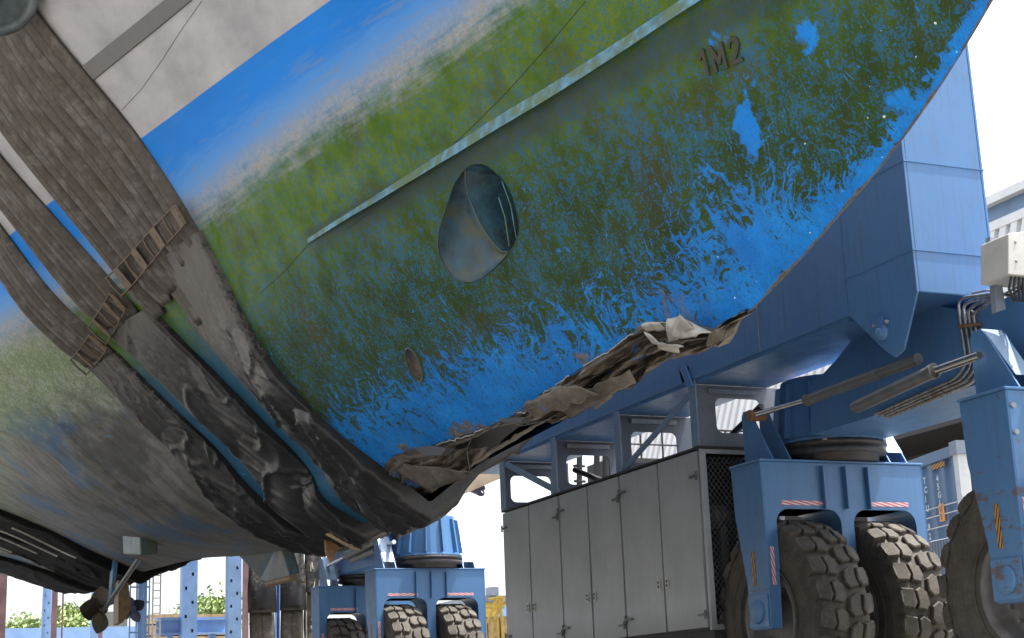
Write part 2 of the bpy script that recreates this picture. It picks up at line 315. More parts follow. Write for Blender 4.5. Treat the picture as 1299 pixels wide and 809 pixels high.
# ---------------- mesh helpers ----------------
class MB:
    def __init__(s): s.v=[];s.f=[];s.sm=[];s.uv=[]
    def add(s,vs,fs,smooth=False,uvs=None):
        b=len(s.v); s.v+=[tuple(float(c) for c in p) for p in vs]
        for i,f in enumerate(fs):
            s.f.append(tuple(b+j for j in f)); s.sm.append(smooth); s.uv.append(uvs[i] if uvs else None)
    def box(s,x0,x1,y0,y1,z0,z1):
        v=[(x,y,z) for x in(x0,x1) for y in(y0,y1) for z in(z0,z1)]
        s.add(v,[(0,1,3,2),(4,6,7,5),(0,4,5,1),(2,3,7,6),(0,2,6,4),(1,5,7,3)]); return s
    def prism(s,poly,off,holes=()):
        off=np.array(off,float); loops=[[np.array(p,float) for p in poly]]+[[np.array(p,float) for p in h] for h in holes]
        flat=[p for l in loops for p in l]
        tri=tessellate_polygon([[Vector(p) for p in l] for l in loops])
        n=len(flat); vs=flat+[p+off for p in flat]
        fs=[tuple(t) for t in tri]+[tuple(n+i for i in reversed(t)) for t in tri]
        b=0
        for l in loops:
            m=len(l)
            for i in range(m): fs.append((b+i,b+(i+1)%m,n+b+(i+1)%m,n+b+i))
            b+=m
        s.add(vs,fs); return s
    def tube(s,pts,r,n=10,cap=True,smooth=True):
        pts=[Vector([float(c) for c in p]) for p in pts]; rr=r if isinstance(r,(list,tuple)) else [r]*len(pts)
        vs=[];fs=[]; up=Vector((0,0,1)); prev=None
        for i,p in enumerate(pts):
            d=(pts[min(i+1,len(pts)-1)]-pts[max(i-1,0)]).normalized()
            if prev is None:
                a=d.cross(up if abs(d.z)<.9 else Vector((1,0,0))).normalized()
            else:
                a=(prev-d*prev.dot(d)).normalized()
            prev=a; b=d.cross(a)
            for j in range(n):
                t=2*math.pi*j/n; vs.append(p+(a*math.cos(t)+b*math.sin(t))*rr[i])
        for i in range(len(pts)-1):
            for j in range(n): fs.append((i*n+j,i*n+(j+1)%n,(i+1)*n+(j+1)%n,(i+1)*n+j))
        s.add(vs,fs,smooth)
        if cap:
            b0=vs[:n]; b1=vs[-n:]; s.add(b0,[tuple(range(n))[::-1]]); s.add(b1,[tuple(range(n))])
        return s
    def lathe(s,prof,axis_o,axis_d,n=40,smooth=True,closed=False):
        o=Vector(axis_o); d=Vector(axis_d).normalized(); a=d.cross(Vector((0,0,1)) if abs(d.z)<.9 else Vector((1,0,0))).normalized(); b=d.cross(a)
        vs=[];fs=[];m=len(prof)
        for j in range(n):
            t=2*math.pi*j/n
            for (r,h) in prof: vs.append(o+d*h+(a*math.cos(t)+b*math.sin(t))*r)
        for j in range(n):
            for i in range(m if closed else m-1):
                i2=(i+1)%m; fs.append((j*m+i,((j+1)%n)*m+i,((j+1)%n)*m+i2,j*m+i2))
        s.add(vs,fs,smooth); return s
    def grid(s,fn,nu,nv,smooth=True):
        vs=[fn(i/(nu-1),j/(nv-1)) for i in range(nu) for j in range(nv)]
        fs=[];uv=[]
        for i in range(nu-1):
            for j in range(nv-1):
                fs.append((i*nv+j,(i+1)*nv+j,(i+1)*nv+j+1,i*nv+j+1))
                uv.append([(i/(nu-1),j/(nv-1)),((i+1)/(nu-1),j/(nv-1)),((i+1)/(nu-1),(j+1)/(nv-1)),(i/(nu-1),(j+1)/(nv-1))])
        s.add(vs,fs,smooth,uv); return s
    def quad(s,a,b,c,d): s.add([a,b,c,d],[(0,1,2,3)],False,[[(0,0),(1,0),(1,1),(0,1)]]); return s
    def build(s,name,mat,parent=None,bevel=0,attrs=None,normals=True):
        off=np.array((0,0,0.))
        if parent is not None:
            q=parent
            while q.parent: q=q.parent
            off=np.array(q.location)
        me=bpy.data.meshes.new(name)
        me.from_pydata([tuple(np.array(p)-off) for p in s.v],[],s.f)
        me.polygons.foreach_set('use_smooth',s.sm)
        if any(u is not None for u in s.uv):
            l=me.uv_layers.new(name='UVMap'); i=0
            for p,u in zip(me.polygons,s.uv):
                for kk in range(p.loop_total): l.data[p.loop_start+kk].uv=u[kk] if u else (0,0)
        if attrs:
            for an,av in attrs.items():
                a=me.attributes.new(an,'FLOAT','POINT'); a.data.foreach_set('value',av)
        if normals:
            bm=bmesh.new(); bm.from_mesh(me); bmesh.ops.recalc_face_normals(bm,faces=bm.faces); bm.to_mesh(me); bm.free()
        me.materials.append(MT[mat] if isinstance(mat,str) else mat)
        o=bpy.data.objects.new(name,me); COL.objects.link(o)
        if parent is not None: o.parent=parent
        if bevel:
            b=o.modifiers.new('bevel','BEVEL'); b.width=bevel; b.segments=2; b.limit_method='ANGLE'; b.angle_limit=R(40)
        return o
def thing(name,label,cat,loc=(0,0,0),group=None):
    o=bpy.data.objects.new(name,None); COL.objects.link(o); o.location=loc; o.empty_display_size=.2
    o['label']=label; o['category']=cat
    if group: o['group']=group
    return o
def tag(o,label,cat,group=None,kind=None):
    if kind: o['kind']=kind
    if label: o['label']=label
    if cat: o['category']=cat
    if group: o['group']=group
    return o
def copytree(o,parent=None,loc=None):
    c=o.copy(); COL.objects.link(c); c.parent=parent
    if loc is not None: c.location=loc
    for ch in [q for q in bpy.data.objects if q.parent==o]: copytree(ch,c)
    return c
def nz(p,s,seed=0): return noise.noise(Vector((p[0]*s+seed,p[1]*s-seed,p[2]*s+seed*.7)))

# ---------------- ground ----------------
g=MB(); g.grid(lambda u,v:(-600+1200*u,-500+1500*v,0),2,2,False)
go=g.build('ground','ground',normals=False); go['kind']='structure'
XC=3.5
HST=[ # Y, keel z, [(z,hb)...]
(1.75,5.0,[(5.05,.02),(5.6,.20)]),
(2.4,3.95,[(4.0,.02),(4.5,.17),(5.6,.55)]),
(3.1,3.12,[(3.2,.03),(3.4,.09),(3.9,.24),(4.5,.42),(5.6,.85)]),
(4.0,2.42,[(2.5,.035),(3.0,.20),(3.4,.32),(3.9,.50),(4.5,.72),(5.6,1.2)]),
(5.0,2.00,[(2.1,.06),(2.5,.23),(3.0,.42),(3.4,.57),(3.9,.76),(4.5,1.02),(5.6,1.6)]),
(6.0,1.74,[(1.9,.08),(2.2,.26),(2.5,.40),(3.0,.62),(3.4,.79),(3.9,1.02),(4.5,1.32),(5.6,1.95)]),
(7.0,1.62,[(1.8,.16),(2.0,.30),(2.5,.58),(3.0,.84),(3.4,1.02),(3.9,1.27),(4.5,1.6),(5.6,2.3)]),
(8.0,1.58,[(1.75,.2),(2.0,.45),(2.5,.82),(3.0,1.09),(3.4,1.28),(3.9,1.53),(4.5,1.9),(5.6,2.65)]),
(9.53,1.55,[(1.75,.27),(1.95,.56),(2.55,1.12),(3.0,1.37),(3.44,1.60),(3.9,1.91),(4.76,2.6),(5.6,3.05)]),
(11.,1.59,[(1.75,.28),(1.96,.40),(2.42,.85),(3.15,1.60),(3.5,1.92),(3.9,2.30),(4.3,2.66),(5.6,3.2)]),
(12.5,1.61,[(1.7,.30),(1.86,.62),(2.36,1.18),(3.08,1.92),(3.4,2.28),(3.9,2.62),(4.5,2.95),(5.6,3.25)]),
(13.7,1.66,[(1.79,.67),(2.06,1.2),(2.6,1.87),(3.1,2.42),(3.4,2.62),(3.9,2.85),(4.5,3.05),(5.6,3.3)]),
(17.,1.92,[(2.06,.62),(2.33,1.27),(2.82,2.1),(3.2,2.62),(3.5,2.85),(3.9,3.0),(4.5,3.15),(5.6,3.3)]),
(20.3,2.08,[(2.33,.6),(2.61,1.15),(2.87,1.78),(3.1,2.4),(3.4,2.75),(3.9,3.0),(4.5,3.15),(5.6,3.3)]),
(25.,2.33,[(2.50,.6),(2.68,1.15),(2.88,1.9),(3.1,2.5),(3.4,2.75),(3.9,3.0),(4.5,3.1),(5.6,3.2)]),
(30.,2.72,[(2.85,.6),(2.98,1.15),(3.1,1.9),(3.25,2.5),(3.5,2.75),(3.9,2.95),(4.5,3.05),(5.6,3.1)]),
]
NSEC=41
def _pch(xs,ys,x):
    # monotone-ish cubic hermite
    n=len(xs)
    if x<=xs[0]: return ys[0]
    if x>=xs[-1]: return ys[-1]
    i=0
    while xs[i+1]<x: i+=1
    def sl(j):
        if j<=0: return (ys[1]-ys[0])/(xs[1]-xs[0])
        if j>=n-1: return (ys[-1]-ys[-2])/(xs[-1]-xs[-2])
        a=(ys[j]-ys[j-1])/(xs[j]-xs[j-1]); b=(ys[j+1]-ys[j])/(xs[j+1]-xs[j])
        h0=xs[j]-xs[j-1];h1=xs[j+1]-xs[j]
        return (a*h1+b*h0)/(h0+h1)
    h=xs[i+1]-xs[i]; t=(x-xs[i])/h
    m0=sl(i)*h; m1=sl(i+1)*h
    return ((2*t-3)*t*t+1)*ys[i]+(t*(t-1)**2)*m0+(3-2*t)*t*t*ys[i+1]+(t-1)*t*t*m1
_S=[]
for Y,k,pts in HST:
    zs=[k]+[p[0] for p in pts]; hs=[0.0]+[p[1] for p in pts]
    _S.append((Y,k,zs,hs))
_ys=[s[0] for s in _S]
# sample each station at normalised t with z=k+(5.6-k)*t
_G=[[ _pch(s[2],s[3],s[1]+(5.6-s[1])*(j/(NSEC-1))**1.3) for j in range(NSEC)] for s in _S]
_K=[s[1] for s in _S]
def keel(Y): return _pch(_ys,_K,Y)
def half(Y,t):
    u=(max(0,min(1,t)))**(1/1.3)*(NSEC-1); j=min(NSEC-2,int(u)); f=u-j
    a=_pch(_ys,[g[j] for g in _G],Y); b=_pch(_ys,[g[j+1] for g in _G],Y)
    return a*(1-f)+b*f
def HP(Y,t,side=-1,off=0.0):
    k=keel(Y); z=k+(5.6-k)*t
    h=half(Y,t)
    return (XC+side*h,Y,z)
def HZ(Y,z,side=-1):
    k=keel(Y); return HP(Y,(z-k)/(5.6-k),side)
def HN(Y,t,e=.01):
    a=HP(Y+e,t);b=HP(Y-e,t);c=HP(Y,min(1,t+e));d=HP(Y,max(0,t-e))
    u=[a[i]-b[i] for i in range(3)];v=[c[i]-d[i] for i in range(3)]
    n=[u[1]*v[2]-u[2]*v[1],u[2]*v[0]-u[0]*v[2],u[0]*v[1]-u[1]*v[0]]
    l=(n[0]**2+n[1]**2+n[2]**2)**.5 or 1
    s=1/l if n[0]<0 else -1/l
    return (n[0]*s,n[1]*s,n[2]*s)

def hit(px,py):
    d=ray(px,py); prev=None
    for i in range(420):
        D=4+i*.05; P=CC+d*D
        if P[1]>30 or P[1]<1.8: prev=None; continue
        k=keel(P[1]); t=(P[2]-k)/(5.6-k)
        if t<0 or t>1: prev=None; continue
        g_=(XC-half(P[1],t))-P[0]
        if prev is not None and prev>0 and g_<=0:
            lo,hi=D-.05,D
            for _ in range(16):
                m=(lo+hi)/2; Q=CC+d*m; kk=keel(Q[1]); tt=(Q[2]-kk)/(5.6-kk)
                if (XC-half(Q[1],max(0,min(1,tt))))-Q[0]>0: lo=m
                else: hi=m
            Q=CC+d*lo; return Q,max(0,(Q[2]-keel(Q[1]))/(5.6-keel(Q[1])))
        prev=g_
    return None
# keel profile for the kd attribute
_pf=[(1.75+.05*i,keel(1.75+.05*i)) for i in range(566)]
_pfa=np.array(_pf)
def kdist(Y,z):
    return float(np.sqrt(((_pfa-np.array([Y,z]))**2).sum(1)).min())

# ================= BOAT =================
boat=thing('damaged_boat','white topped boat with algae covered blue bottom and torn forefoot, hanging in slings','boat',(XC,12,1.5))
TS=3.7
# outlines of the two openings traced on the plating
thr_px=[(405,115),(440,114),(470,120),(505,143),(540,175),(573,214),(600,260),(622,325),(638,400),(640,450),(630,490),(612,530),(590,560),(565,590),(540,620),(480,680),(440,705),(400,718),(370,718),(340,712),(308,695),(280,670),(250,625),(230,580),(222,530),(225,480),(236,430),(250,380),(270,320),(290,260),(308,215),(330,180),(348,157),(365,140),(383,124)]
thr_px=[(500+a/4.045,180+b/4.045) for a,b in thr_px]
sea_c=(525.5,462.5)
sea_px=[(sea_c[0]+ (15*math.cos(t))*.35*1.9*math.cos(.35)-20*math.sin(t)*math.sin(-.35)*.9, sea_c[1]+10*math.cos(t)*math.sin(.35)*.9+21*math.sin(t)) for t in [2*math.pi*i/22 for i in range(22)]]
def par(pxs):
    o=[]
    for a,b in pxs:
        h=hit(a,b); o.append((h[0][1],h[1]*TS))
    return o
thr=par(thr_px); sea=par(sea_px)
def inside(p,poly):
    c=False; n=len(poly)
    for i in range(n):
        a=poly[i]; b=poly[i-1]
        if (a[1]>p[1])!=(b[1]>p[1]) and p[0]<(b[0]-a[0])*(p[1]-a[1])/(b[1]-a[1])+a[0]: c=not c
    return c
# torn lower edge (Y -> height above keel line)
edge_px=[(905,417),(890,414),(868,410),(855,407),(838,408),(820,412),(800,424),(780,440),(760,452),(742,463),(720,478),(700,492),(682,502),(668,520),(650,527),(630,534),(612,543),(596,551),(572,557),(545,565),(520,571),(500,577)]
EJ=[]
for a,b in edge_px:
    h=hit(a,b); EJ.append((h[0][1],h[1]))
EJ=[(5.52,.004)]+EJ+[(9.45,.06),(9.9,.03),(10.3,.004)]
EJ.sort()
def ej(Y):
    if Y<=EJ[0][0] or Y>=EJ[-1][0]: return 0.
    i=0
    while EJ[i+1][0]<Y: i+=1
    f=(Y-EJ[i][0])/(EJ[i+1][0]-EJ[i][0]); return EJ[i][1]*(1-f)+EJ[i+1][1]*f
def hullshell():
    Ys=[];y=1.76
    while y<30.0:
        Ys.append(y); y+= .05 if 3.2<y<10.5 else .12
    Ys.append(30.)
    ts=[0]+[ .004*1.0+ (1-.004)*(j/62)**1.15 for j in range(63)]
    pts=[];
    for Y in Ys:
        e=ej(Y)+ (0.004*noise.noise(Vector((Y*9,1,2)))+.003*noise.noise(Vector((Y*31,1,2))) if ej(Y)>.01 else 0)
        for j,t in enumerate(ts):
            tt=e+(1-e)*t
            p=(Y,tt*TS)
            if inside(p,thr) or inside(p,sea): continue
            # keep a small clearance to the outlines
            if min(min((p[0]-q[0])**2+(p[1]-q[1])**2 for q in thr),min((p[0]-q[0])**2+(p[1]-q[1])**2 for q in sea))<.00012: continue
            pts.append(p)
    base=len(pts); edges=[]
    for poly in(thr,sea):
        b=len(pts); pts+=poly; n=len(poly); edges+=[(b+i,b+(i+1)%n) for i in range(n)]
    v,e,f,_,_,_=delaunay_2d_cdt([Vector(p) for p in pts],edges,[],0,1e-6)
    fs=[]
    for t in f:
        c=((sum(v[i][0] for i in t))/len(t),(sum(v[i][1] for i in t))/len(t))
        if inside(c,thr) or inside(c,sea): continue
        if c[1]/TS<ej(c[0])-.001: continue
        fs.append(tuple(t))
    mb=MB(); vs=[HP(p[0],p[1]/TS) for p in v]; mb.add(vs,fs,True)
    kd=[kdist(p[1],p[2]) for p in vs]
    # far side of the hull
    nY=150;nt=40;b=len(mb.v);vs2=[]
    for i in range(nY):
        Y=1.76+(30-1.76)*i/(nY-1); e=ej(Y)+.02*(ej(Y)>.01)
        for j in range(nt): vs2.append(HP(Y,e+(1-e)*j/(nt-1),1))
    fs2=[(i*nt+j,(i+1)*nt+j,(i+1)*nt+j+1,i*nt+j+1) for i in range(nY-1) for j in range(nt-1)]
    mb.add(vs2,fs2,True); kd+=[kdist(p[1],p[2]) for p in vs2]
    # transom and deck
    tr=[HP(30,j/20) for j in range(21)]+[HP(30,1-j/20,1) for j in range(20)]
    mb.add(tr,[tuple(range(len(tr)))]); kd+=[1]*len(tr)
    dk=[];n=40
    for i in range(n): Y=1.76+(30-1.76)*i/(n-1); dk+= [HP(Y,1),HP(Y,1,1)]
    mb.add(dk,[(2*i,2*i+1,2*i+3,2*i+2) for i in range(n-1)]); kd+=[1]*len(dk)
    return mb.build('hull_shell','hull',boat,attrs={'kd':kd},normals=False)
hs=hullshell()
def HPn(Y,t,off=0.):
    p=np.array(HP(Y,t)); n=np.array(HN(Y,t)); return p+n*off
# --- bow thruster recess: scoop plus tunnel, modelled inward
def lift(par_pt,off): return HPn(par_pt[0],par_pt[1]/TS,off)
def pxpar(a,b): h=hit(500+a/4.045,180+b/4.045); return (h[0][1],h[1]*TS)
ridge=[pxpar(*q) for q in [(367,145),(368,200),(380,270),(408,340),(440,410),(478,475),(520,530),(556,562),(584,563)]]
tun=[pxpar(*q) for q in [(584,563),(612,530),(630,490),(640,450),(638,400),(622,325),(600,260),(573,214),(540,175),(505,143),(470,120),(440,114),(405,115),(383,124),(367,145)]]
def rs(poly,n):
    L=[0]
    for i in range(1,len(poly)): L.append(L[-1]+math.dist(poly[i],poly[i-1]))
    o=[]
    for k_ in range(n):
        s=L[-1]*k_/(n-1); i=1
        while i<len(poly)-1 and L[i]<s: i+=1
        f=(s-L[i-1])/((L[i]-L[i-1]) or 1); o.append(tuple(poly[i-1][c]*(1-f)+poly[i][c]*f for c in range(len(poly[0]))))
    return o
outer=[pxpar(*q) for q in [(367,141),(348,157),(330,180),(308,215),(290,260),(270,320),(250,380),(236,430),(225,480),(222,530),(230,580),(250,625),(280,670),(308,695),(340,712),(370,718),(400,718),(440,705),(480,680),(540,620),(565,590),(587,562)]]
A_=rs(outer,40); B_=rs(ridge,40)
def scoop(u,v):
    a=A_[int(round(u*39))]; b=B_[int(round(u*39))]
    q=(a[0]*(1-v)+b[0]*v,a[1]*(1-v)+b[1]*v)
    side=math.sin(math.pi*min(1,max(0,u)))**.6
    step=.035*(1-u)*1.4*side
    d= -(step*min(1,v*8) ) -.045*math.sin(math.pi*v)*side + (.012*side*v**3)
    return lift(q,d)
mb=MB(); mb.grid(scoop,40,16); mb.build('thruster_fairing','slime',boat)
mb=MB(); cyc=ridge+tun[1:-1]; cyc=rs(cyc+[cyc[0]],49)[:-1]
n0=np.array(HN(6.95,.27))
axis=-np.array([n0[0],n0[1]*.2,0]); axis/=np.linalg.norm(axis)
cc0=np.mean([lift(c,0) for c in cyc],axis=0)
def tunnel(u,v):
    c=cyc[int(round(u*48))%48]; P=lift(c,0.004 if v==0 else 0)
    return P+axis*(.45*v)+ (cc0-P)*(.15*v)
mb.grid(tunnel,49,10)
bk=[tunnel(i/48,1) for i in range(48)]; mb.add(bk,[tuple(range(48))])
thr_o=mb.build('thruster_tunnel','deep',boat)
# bars and a propeller blade in the tunnel
def pxl(a,b,off): q=pxpar(a,b); return lift(q,off)
mb=MB(); mb.tube([pxl(545,205,-.012),pxl(590,330,-.012),pxl(620,505,-.012)],.0035,6); mb.build('grating_bar','rail',thr_o)
mb=MB(); mb.tube([pxl(522,290,-.02),pxl(555,395,-.02),pxl(580,540,-.015)],.004,6); mb.build('grating_bar','rail',thr_o)
mb=MB(); mb.tube([pxl(x_,y_,.003) for x_,y_ in [(300,240),(280,300),(250,385),(232,450),(226,520),(235,585),(262,640),(300,688),(345,712),(400,716),(450,698),(510,650),(560,600),(590,560)]],.003,6); mb.build('weld_bead','slime',boat)
mb=MB(); mb.tube([lift(c,.001) for c in ridge],.0045,6); mb.build('ridge_lip','slime',boat)
# sea chest strainer
cs=np.mean([lift(c,0) for c in sea],axis=0); ns_=np.array(HN(8.1,.145))
mb=MB(); m_=len(sea)
vs=[lift(c,0) for c in sea]+[lift(c,-.03) for c in sea]+[cs-ns_*.02]
mb.add(vs,[(i,(i+1)%m_,m_+(i+1)%m_,m_+i) for i in range(m_)]+[(m_+i,m_+(i+1)%m_,2*m_) for i in range(m_)],True)
mb.build('sea_chest_cover','torn',boat)
mb=MB(); mb.tube([lift(c,.002) for c in sea]+[lift(sea[0],.002)],.006,6,False); mb.build('sea_chest_ring','slime',boat)
# spray rail
rpx=[(392,308),(430,285),(470,262),(515,235),(560,208),(630,166),(700,125),(800,62),(895,0),(945,-35)]
rl=[hit(*q) for q in rpx[:-1]]; rl=[(h[0][1],h[0][2]) for h in rl]+[(4.55,3.012),(4.0,3.03)]
rl=rs(rl,60)
def rail(u,v):
    Y,z=rl[int(round(u*59))]; k=keel(Y); 
    wd=.018+.026*min(1,u*2.2); 
    ta=(z+wd*1.25-k)/(5.6-k); tb=(z-k)/(5.6-k)
    out=.045*min(1,.15+u*6)
    a=HPn(Y,ta,.002); b=HPn(Y,tb,out); c=HPn(Y,tb+.0,-.003)+np.array((0,0,.012))
    q=nz((Y,z,v),6)*.004
    if v<.5: f=v/.5; P=a*(1-f)+b*f
    else: f=(v-.5)/.5; P=b*(1-f)+c*f
    return P+np.array(HN(Y,tb))*q
mb=MB(); mb.grid(rail,60,7,False); mb.build('spray_rail','rail',boat)
# weld seams
def seam(pxs,r,mat,off=.001):
    hh=[hit(*q) for q in pxs]; pr_=rs([(h[0][1],h[1]) for h in hh],40)
    mb=MB(); mb.tube([HPn(a,b,off) for a,b in pr_],r,5); return mb.build('weld_seam',mat,boat)
seam([(440,291),(500,247),(560,197),(630,130),(700,52),(742,2)],.0016,'letter')
seam([(155,139),(180,112),(205,77),(230,38),(256,1)],.002,'strake')
seam([(392,309),(360,345),(330,372)],.0015,'letter')
# recessed styling groove above the stripe
gz=[hit(*q) for q in [(113,92),(150,62),(190,30),(224,2)]]
gp=rs([(h[0][1],h[1]) for h in gz]+[(5.5,.70),(3.6,.71)],40)
def groove(u,v):
    Y,t=gp[int(round(u*39))]; 
    prof=[(.011,.002),(.010,.014),(-.010,.012),(-.011,.002)]
    a=prof[int(round(v*3))]; return HPn(Y,t+a[0],a[1])
mb=MB(); mb.grid(groove,40,4,False); mb.build('rubbing_strake','strake',boat,bevel=.003)
# draft mark letters raised on the plating
def text_mesh(body,size,ext,fn,name,mat,parent,bold=.012,spacing=1.):
    cu_=bpy.data.curves.new(name,'FONT'); cu_.body=body; cu_.size=size; cu_.extrude=ext; cu_.offset=bold*size; cu_.space_character=spacing
    ob=bpy.data.objects.new('tmp',cu_); COL.objects.link(ob)
    me=ob.to_mesh(); vs=[tuple(v.co) for v in me.vertices]; fs=[tuple(p.vertices) for p in me.polygons]
    ob.to_mesh_clear(); bpy.data.objects.remove(ob)
    mb=MB(); mb.add([fn(*p) for p in vs],fs); return mb.build(name,mat,parent)
h0=hit(893,97)[0]; h1=hit(946,76)[0]
def onhull(a,b,c):
    # a along the baseline towards the bow, b upwards
    L=.262; f=a/L; Y=h0[1]+(h1[1]-h0[1])*f-.20*b; z=h0[2]+(h1[2]-h0[2])*f+b*.95
    t=(z-keel(Y))/(5.6-keel(Y)); return HPn(Y,t,.003+c)
dm=MB()
def stroke(pts,w):
    for (x0,y0),(x1,y1) in zip(pts,pts[1:]):
        d=np.array((x1-x0,y1-y0)); L_=np.linalg.norm(d); d/=L_; n=np.array((-d[1],d[0]))*w/2; e=d*w*.30
        q=[np.array((x0,y0))-e+n,np.array((x1,y1))+e+n,np.array((x1,y1))+e-n,np.array((x0,y0))-e-n]
        vs=[onhull(a_[0],a_[1],c) for c in(-.004,.005) for a_ in q]
        dm.add(vs,[(0,1,2,3),(7,6,5,4),(0,4,5,1),(1,5,6,2),(2,6,7,3),(3,7,4,0)])
hh_=.100
stroke([(.005,.074),(.034,hh_-.002),(.034,.003)],.019)
stroke([(.083,.003),(.083,hh_-.004),(.116,.030),(.149,hh_-.004),(.149,.003)],.0195)
stroke([(.188,.072),(.196,.090),(.215,hh_-.001),(.238,.090),(.243,.070),(.225,.042),(.190,.008),(.246,.008)],.018)
dm.build('draft_mark','letter',boat)
# --- crushed forefoot
bot_px=[(945,401),(938,418),(925,436),(905,438),(890,447),(868,452),(850,455),(838,462),(825,470),(812,482),(800,492),(780,497),(762,508),(740,522),(722,530),(706,533),(690,527),(672,532),(655,541),(640,552),(622,566),(608,583),(596,598),(575,606),(560,614),(548,625),(535,632)]
BJ=[onX(a,b,XC+.03) for a,b in bot_px]; BJ=[(p[1],p[2]) for p in BJ]; BJ.sort(key=lambda q:q[0])
def bj(Y):
    i=0
    if Y<=BJ[0][0]: return BJ[0][1]
    if Y>=BJ[-1][0]: return BJ[-1][1]
    while BJ[i+1][0]<Y: i+=1
    f=(Y-BJ[i][0])/(BJ[i+1][0]-BJ[i][0]); return BJ[i][1]*(1-f)+BJ[i+1][1]*f
DENT=[(6.17,.30,.10,.16,.16),(6.45,.78,.22,.12,.09),(6.9,.55,.16,.10,.07),(7.28,.62,.12,.2,.10),(5.86,.75,.12,.2,.08),(6.62,.45,.3,.05,.05)]
def crumple(y0,y1,v0,v1,amp,seed,push=0,n=90,m=26,name='torn_plating',mat='torn',curl=0.,sm=True):
    def fn(u,v):
        Y=y0+(y1-y0)*u; vv=v0+(v1-v0)*v
        e=max(ej(Y),.003); E=HPn(Y,e,.004); B=np.array((XC+.03,Y,bj(Y)))
        P=E*(1-vv)+B*vv
        P=P+np.array((-.9,0,-.35))*math.sin(math.pi*vv)*.02
        n1=nz((Y*2.2,vv*1.4,0),1.,seed); n2=nz((Y*6,vv*5,0),1.,seed+3); n3=nz((Y*17,vv*11,0),1.,seed+5)
        am=amp*(min(1,vv*6) if v0==0 else 1)*(1 if vv<.97 else .4)
        rid=1-abs(nz((Y*1.6+vv*3,vv*5.5-Y*1.2,0),1.,seed+9))*3.2; r2=1-abs(nz((Y*4.5-vv*2,vv*9,0),1.,seed+13))*3
        d=(n1*.7+n2*.5+n3*.35+max(0,rid)*.9+max(0,r2)*.4-.35)*am
        for (dy_,dv_,ry,rv,dd) in DENT: d-=dd*math.exp(-((Y-dy_)/ry)**2-((vv-dv_)/rv)**2)
        P=P+np.array((-.8,-.1,-.45))*(d+push)+np.array((0,.02*n2,.012*n3))
        if curl: P=P+np.array((-1,0,.1))*curl*max(0,v-.6)**1.5
        return P
    mb=MB(); mb.grid(fn,n,m,sm); return mb.build(name,mat,boat)
crumple(5.50,7.65,0,1,.075,3,n=170,m=36,sm=False)
crumple(7.55,10.3,0,.36,.03,11,n=110,m=14)
crumple(8.55,10.3,.36,1,.05,17,n=70,m=20)
# inner wall seen through the rent, set back inside
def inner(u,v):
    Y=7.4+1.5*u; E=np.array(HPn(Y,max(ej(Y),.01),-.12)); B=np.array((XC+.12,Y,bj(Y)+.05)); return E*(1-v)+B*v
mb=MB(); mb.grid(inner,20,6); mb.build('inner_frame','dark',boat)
def flap(pxs,D,mat='torn',th=.006,warp=.03,seed=0,name='bent_plate'):
    # ragged sheet, corners at individual depths
    P=[onL(a,b,d) for (a,b),d in zip(pxs,D)]
    def fn(u,v):
        q=(P[0]*(1-u)+P[1]*u)*(1-v)+(P[3]*(1-u)+P[2]*u)*v
        q=q+np.array((-.7,-.4,.3))*warp*(nz(q,9,seed)+.6*math.sin(math.pi*v))
        return q
    mb=MB(); mb.grid(fn,18,10,True); o=mb.build(name,mat,boat)
    s_=o.modifiers.new('thickness','SOLIDIFY'); s_.thickness=th; return o
def dX(px,py,X=3.42): 
    d=ray(px,py); return X/d[0]
def fl(pxs,X,**kw): return flap(pxs,[dX(a,b,xx) for (a,b),xx in zip(pxs,X)],**kw)
MT['bright']=mat_simple('bare_bright_aluminium',(.36,.34,.30),.4,.3,.35,14,(.12,.10,.075),.5,30)
fl([(846,404),(862,399),(880,418),(848,436)],[3.30,3.30,3.34,3.36],mat='bright',seed=2,warp=.03)
fl([(864,404),(903,421),(884,430),(852,428)],[3.31,3.40,3.36,3.34],mat='bright',seed=5)
fl([(814,411),(836,408),(842,414),(820,419)],[3.29,3.29,3.32,3.30],mat='bright',seed=4,warp=.03)
fl([(838,434),(866,437),(862,446),(836,442)],[3.34,3.36,3.44,3.36],mat='bright',seed=7)
fl([(900,422),(944,398),(932,424),(896,440)],[3.40,3.5,3.46,3.42],mat='torn',seed=8,warp=.02)
fl([(664,517),(708,488),(760,500),(680,532)],[3.25,3.25,3.33,3.32],mat='torn',seed=14,warp=.05)
fl([(700,512),(800,468),(806,484),(724,528)],[3.36,3.36,3.46,3.42],mat='torn',seed=21,warp=.04)
fl([(575,602),(640,560),(706,525),(610,583)],[3.46,3.44,3.44,3.50],mat='torn',seed=16,warp=.02)
fl([(753,517),(774,502),(778,503),(756,520)],[3.40,3.40,3.42,3.42],mat='torn',seed=26,warp=.01)
fl([(818,421),(826,424),(838,436),(828,434)],[3.28,3.28,3.30,3.30],mat='bright',seed=29,warp=.02)
fl([(478,583),(520,590),(600,600),(548,625)],[3.15,3.24,3.40,3.40],mat='torn',seed=18,warp=.03)
# dark slabs painted as the shade inside small tears
def shade_slab(pxs,X):
    mb=MB(); P=[onX(a,b,X) for a,b in pxs]; mb.prism(P,(.05,0,0)); return mb.build('tear_shade','dark',boat)
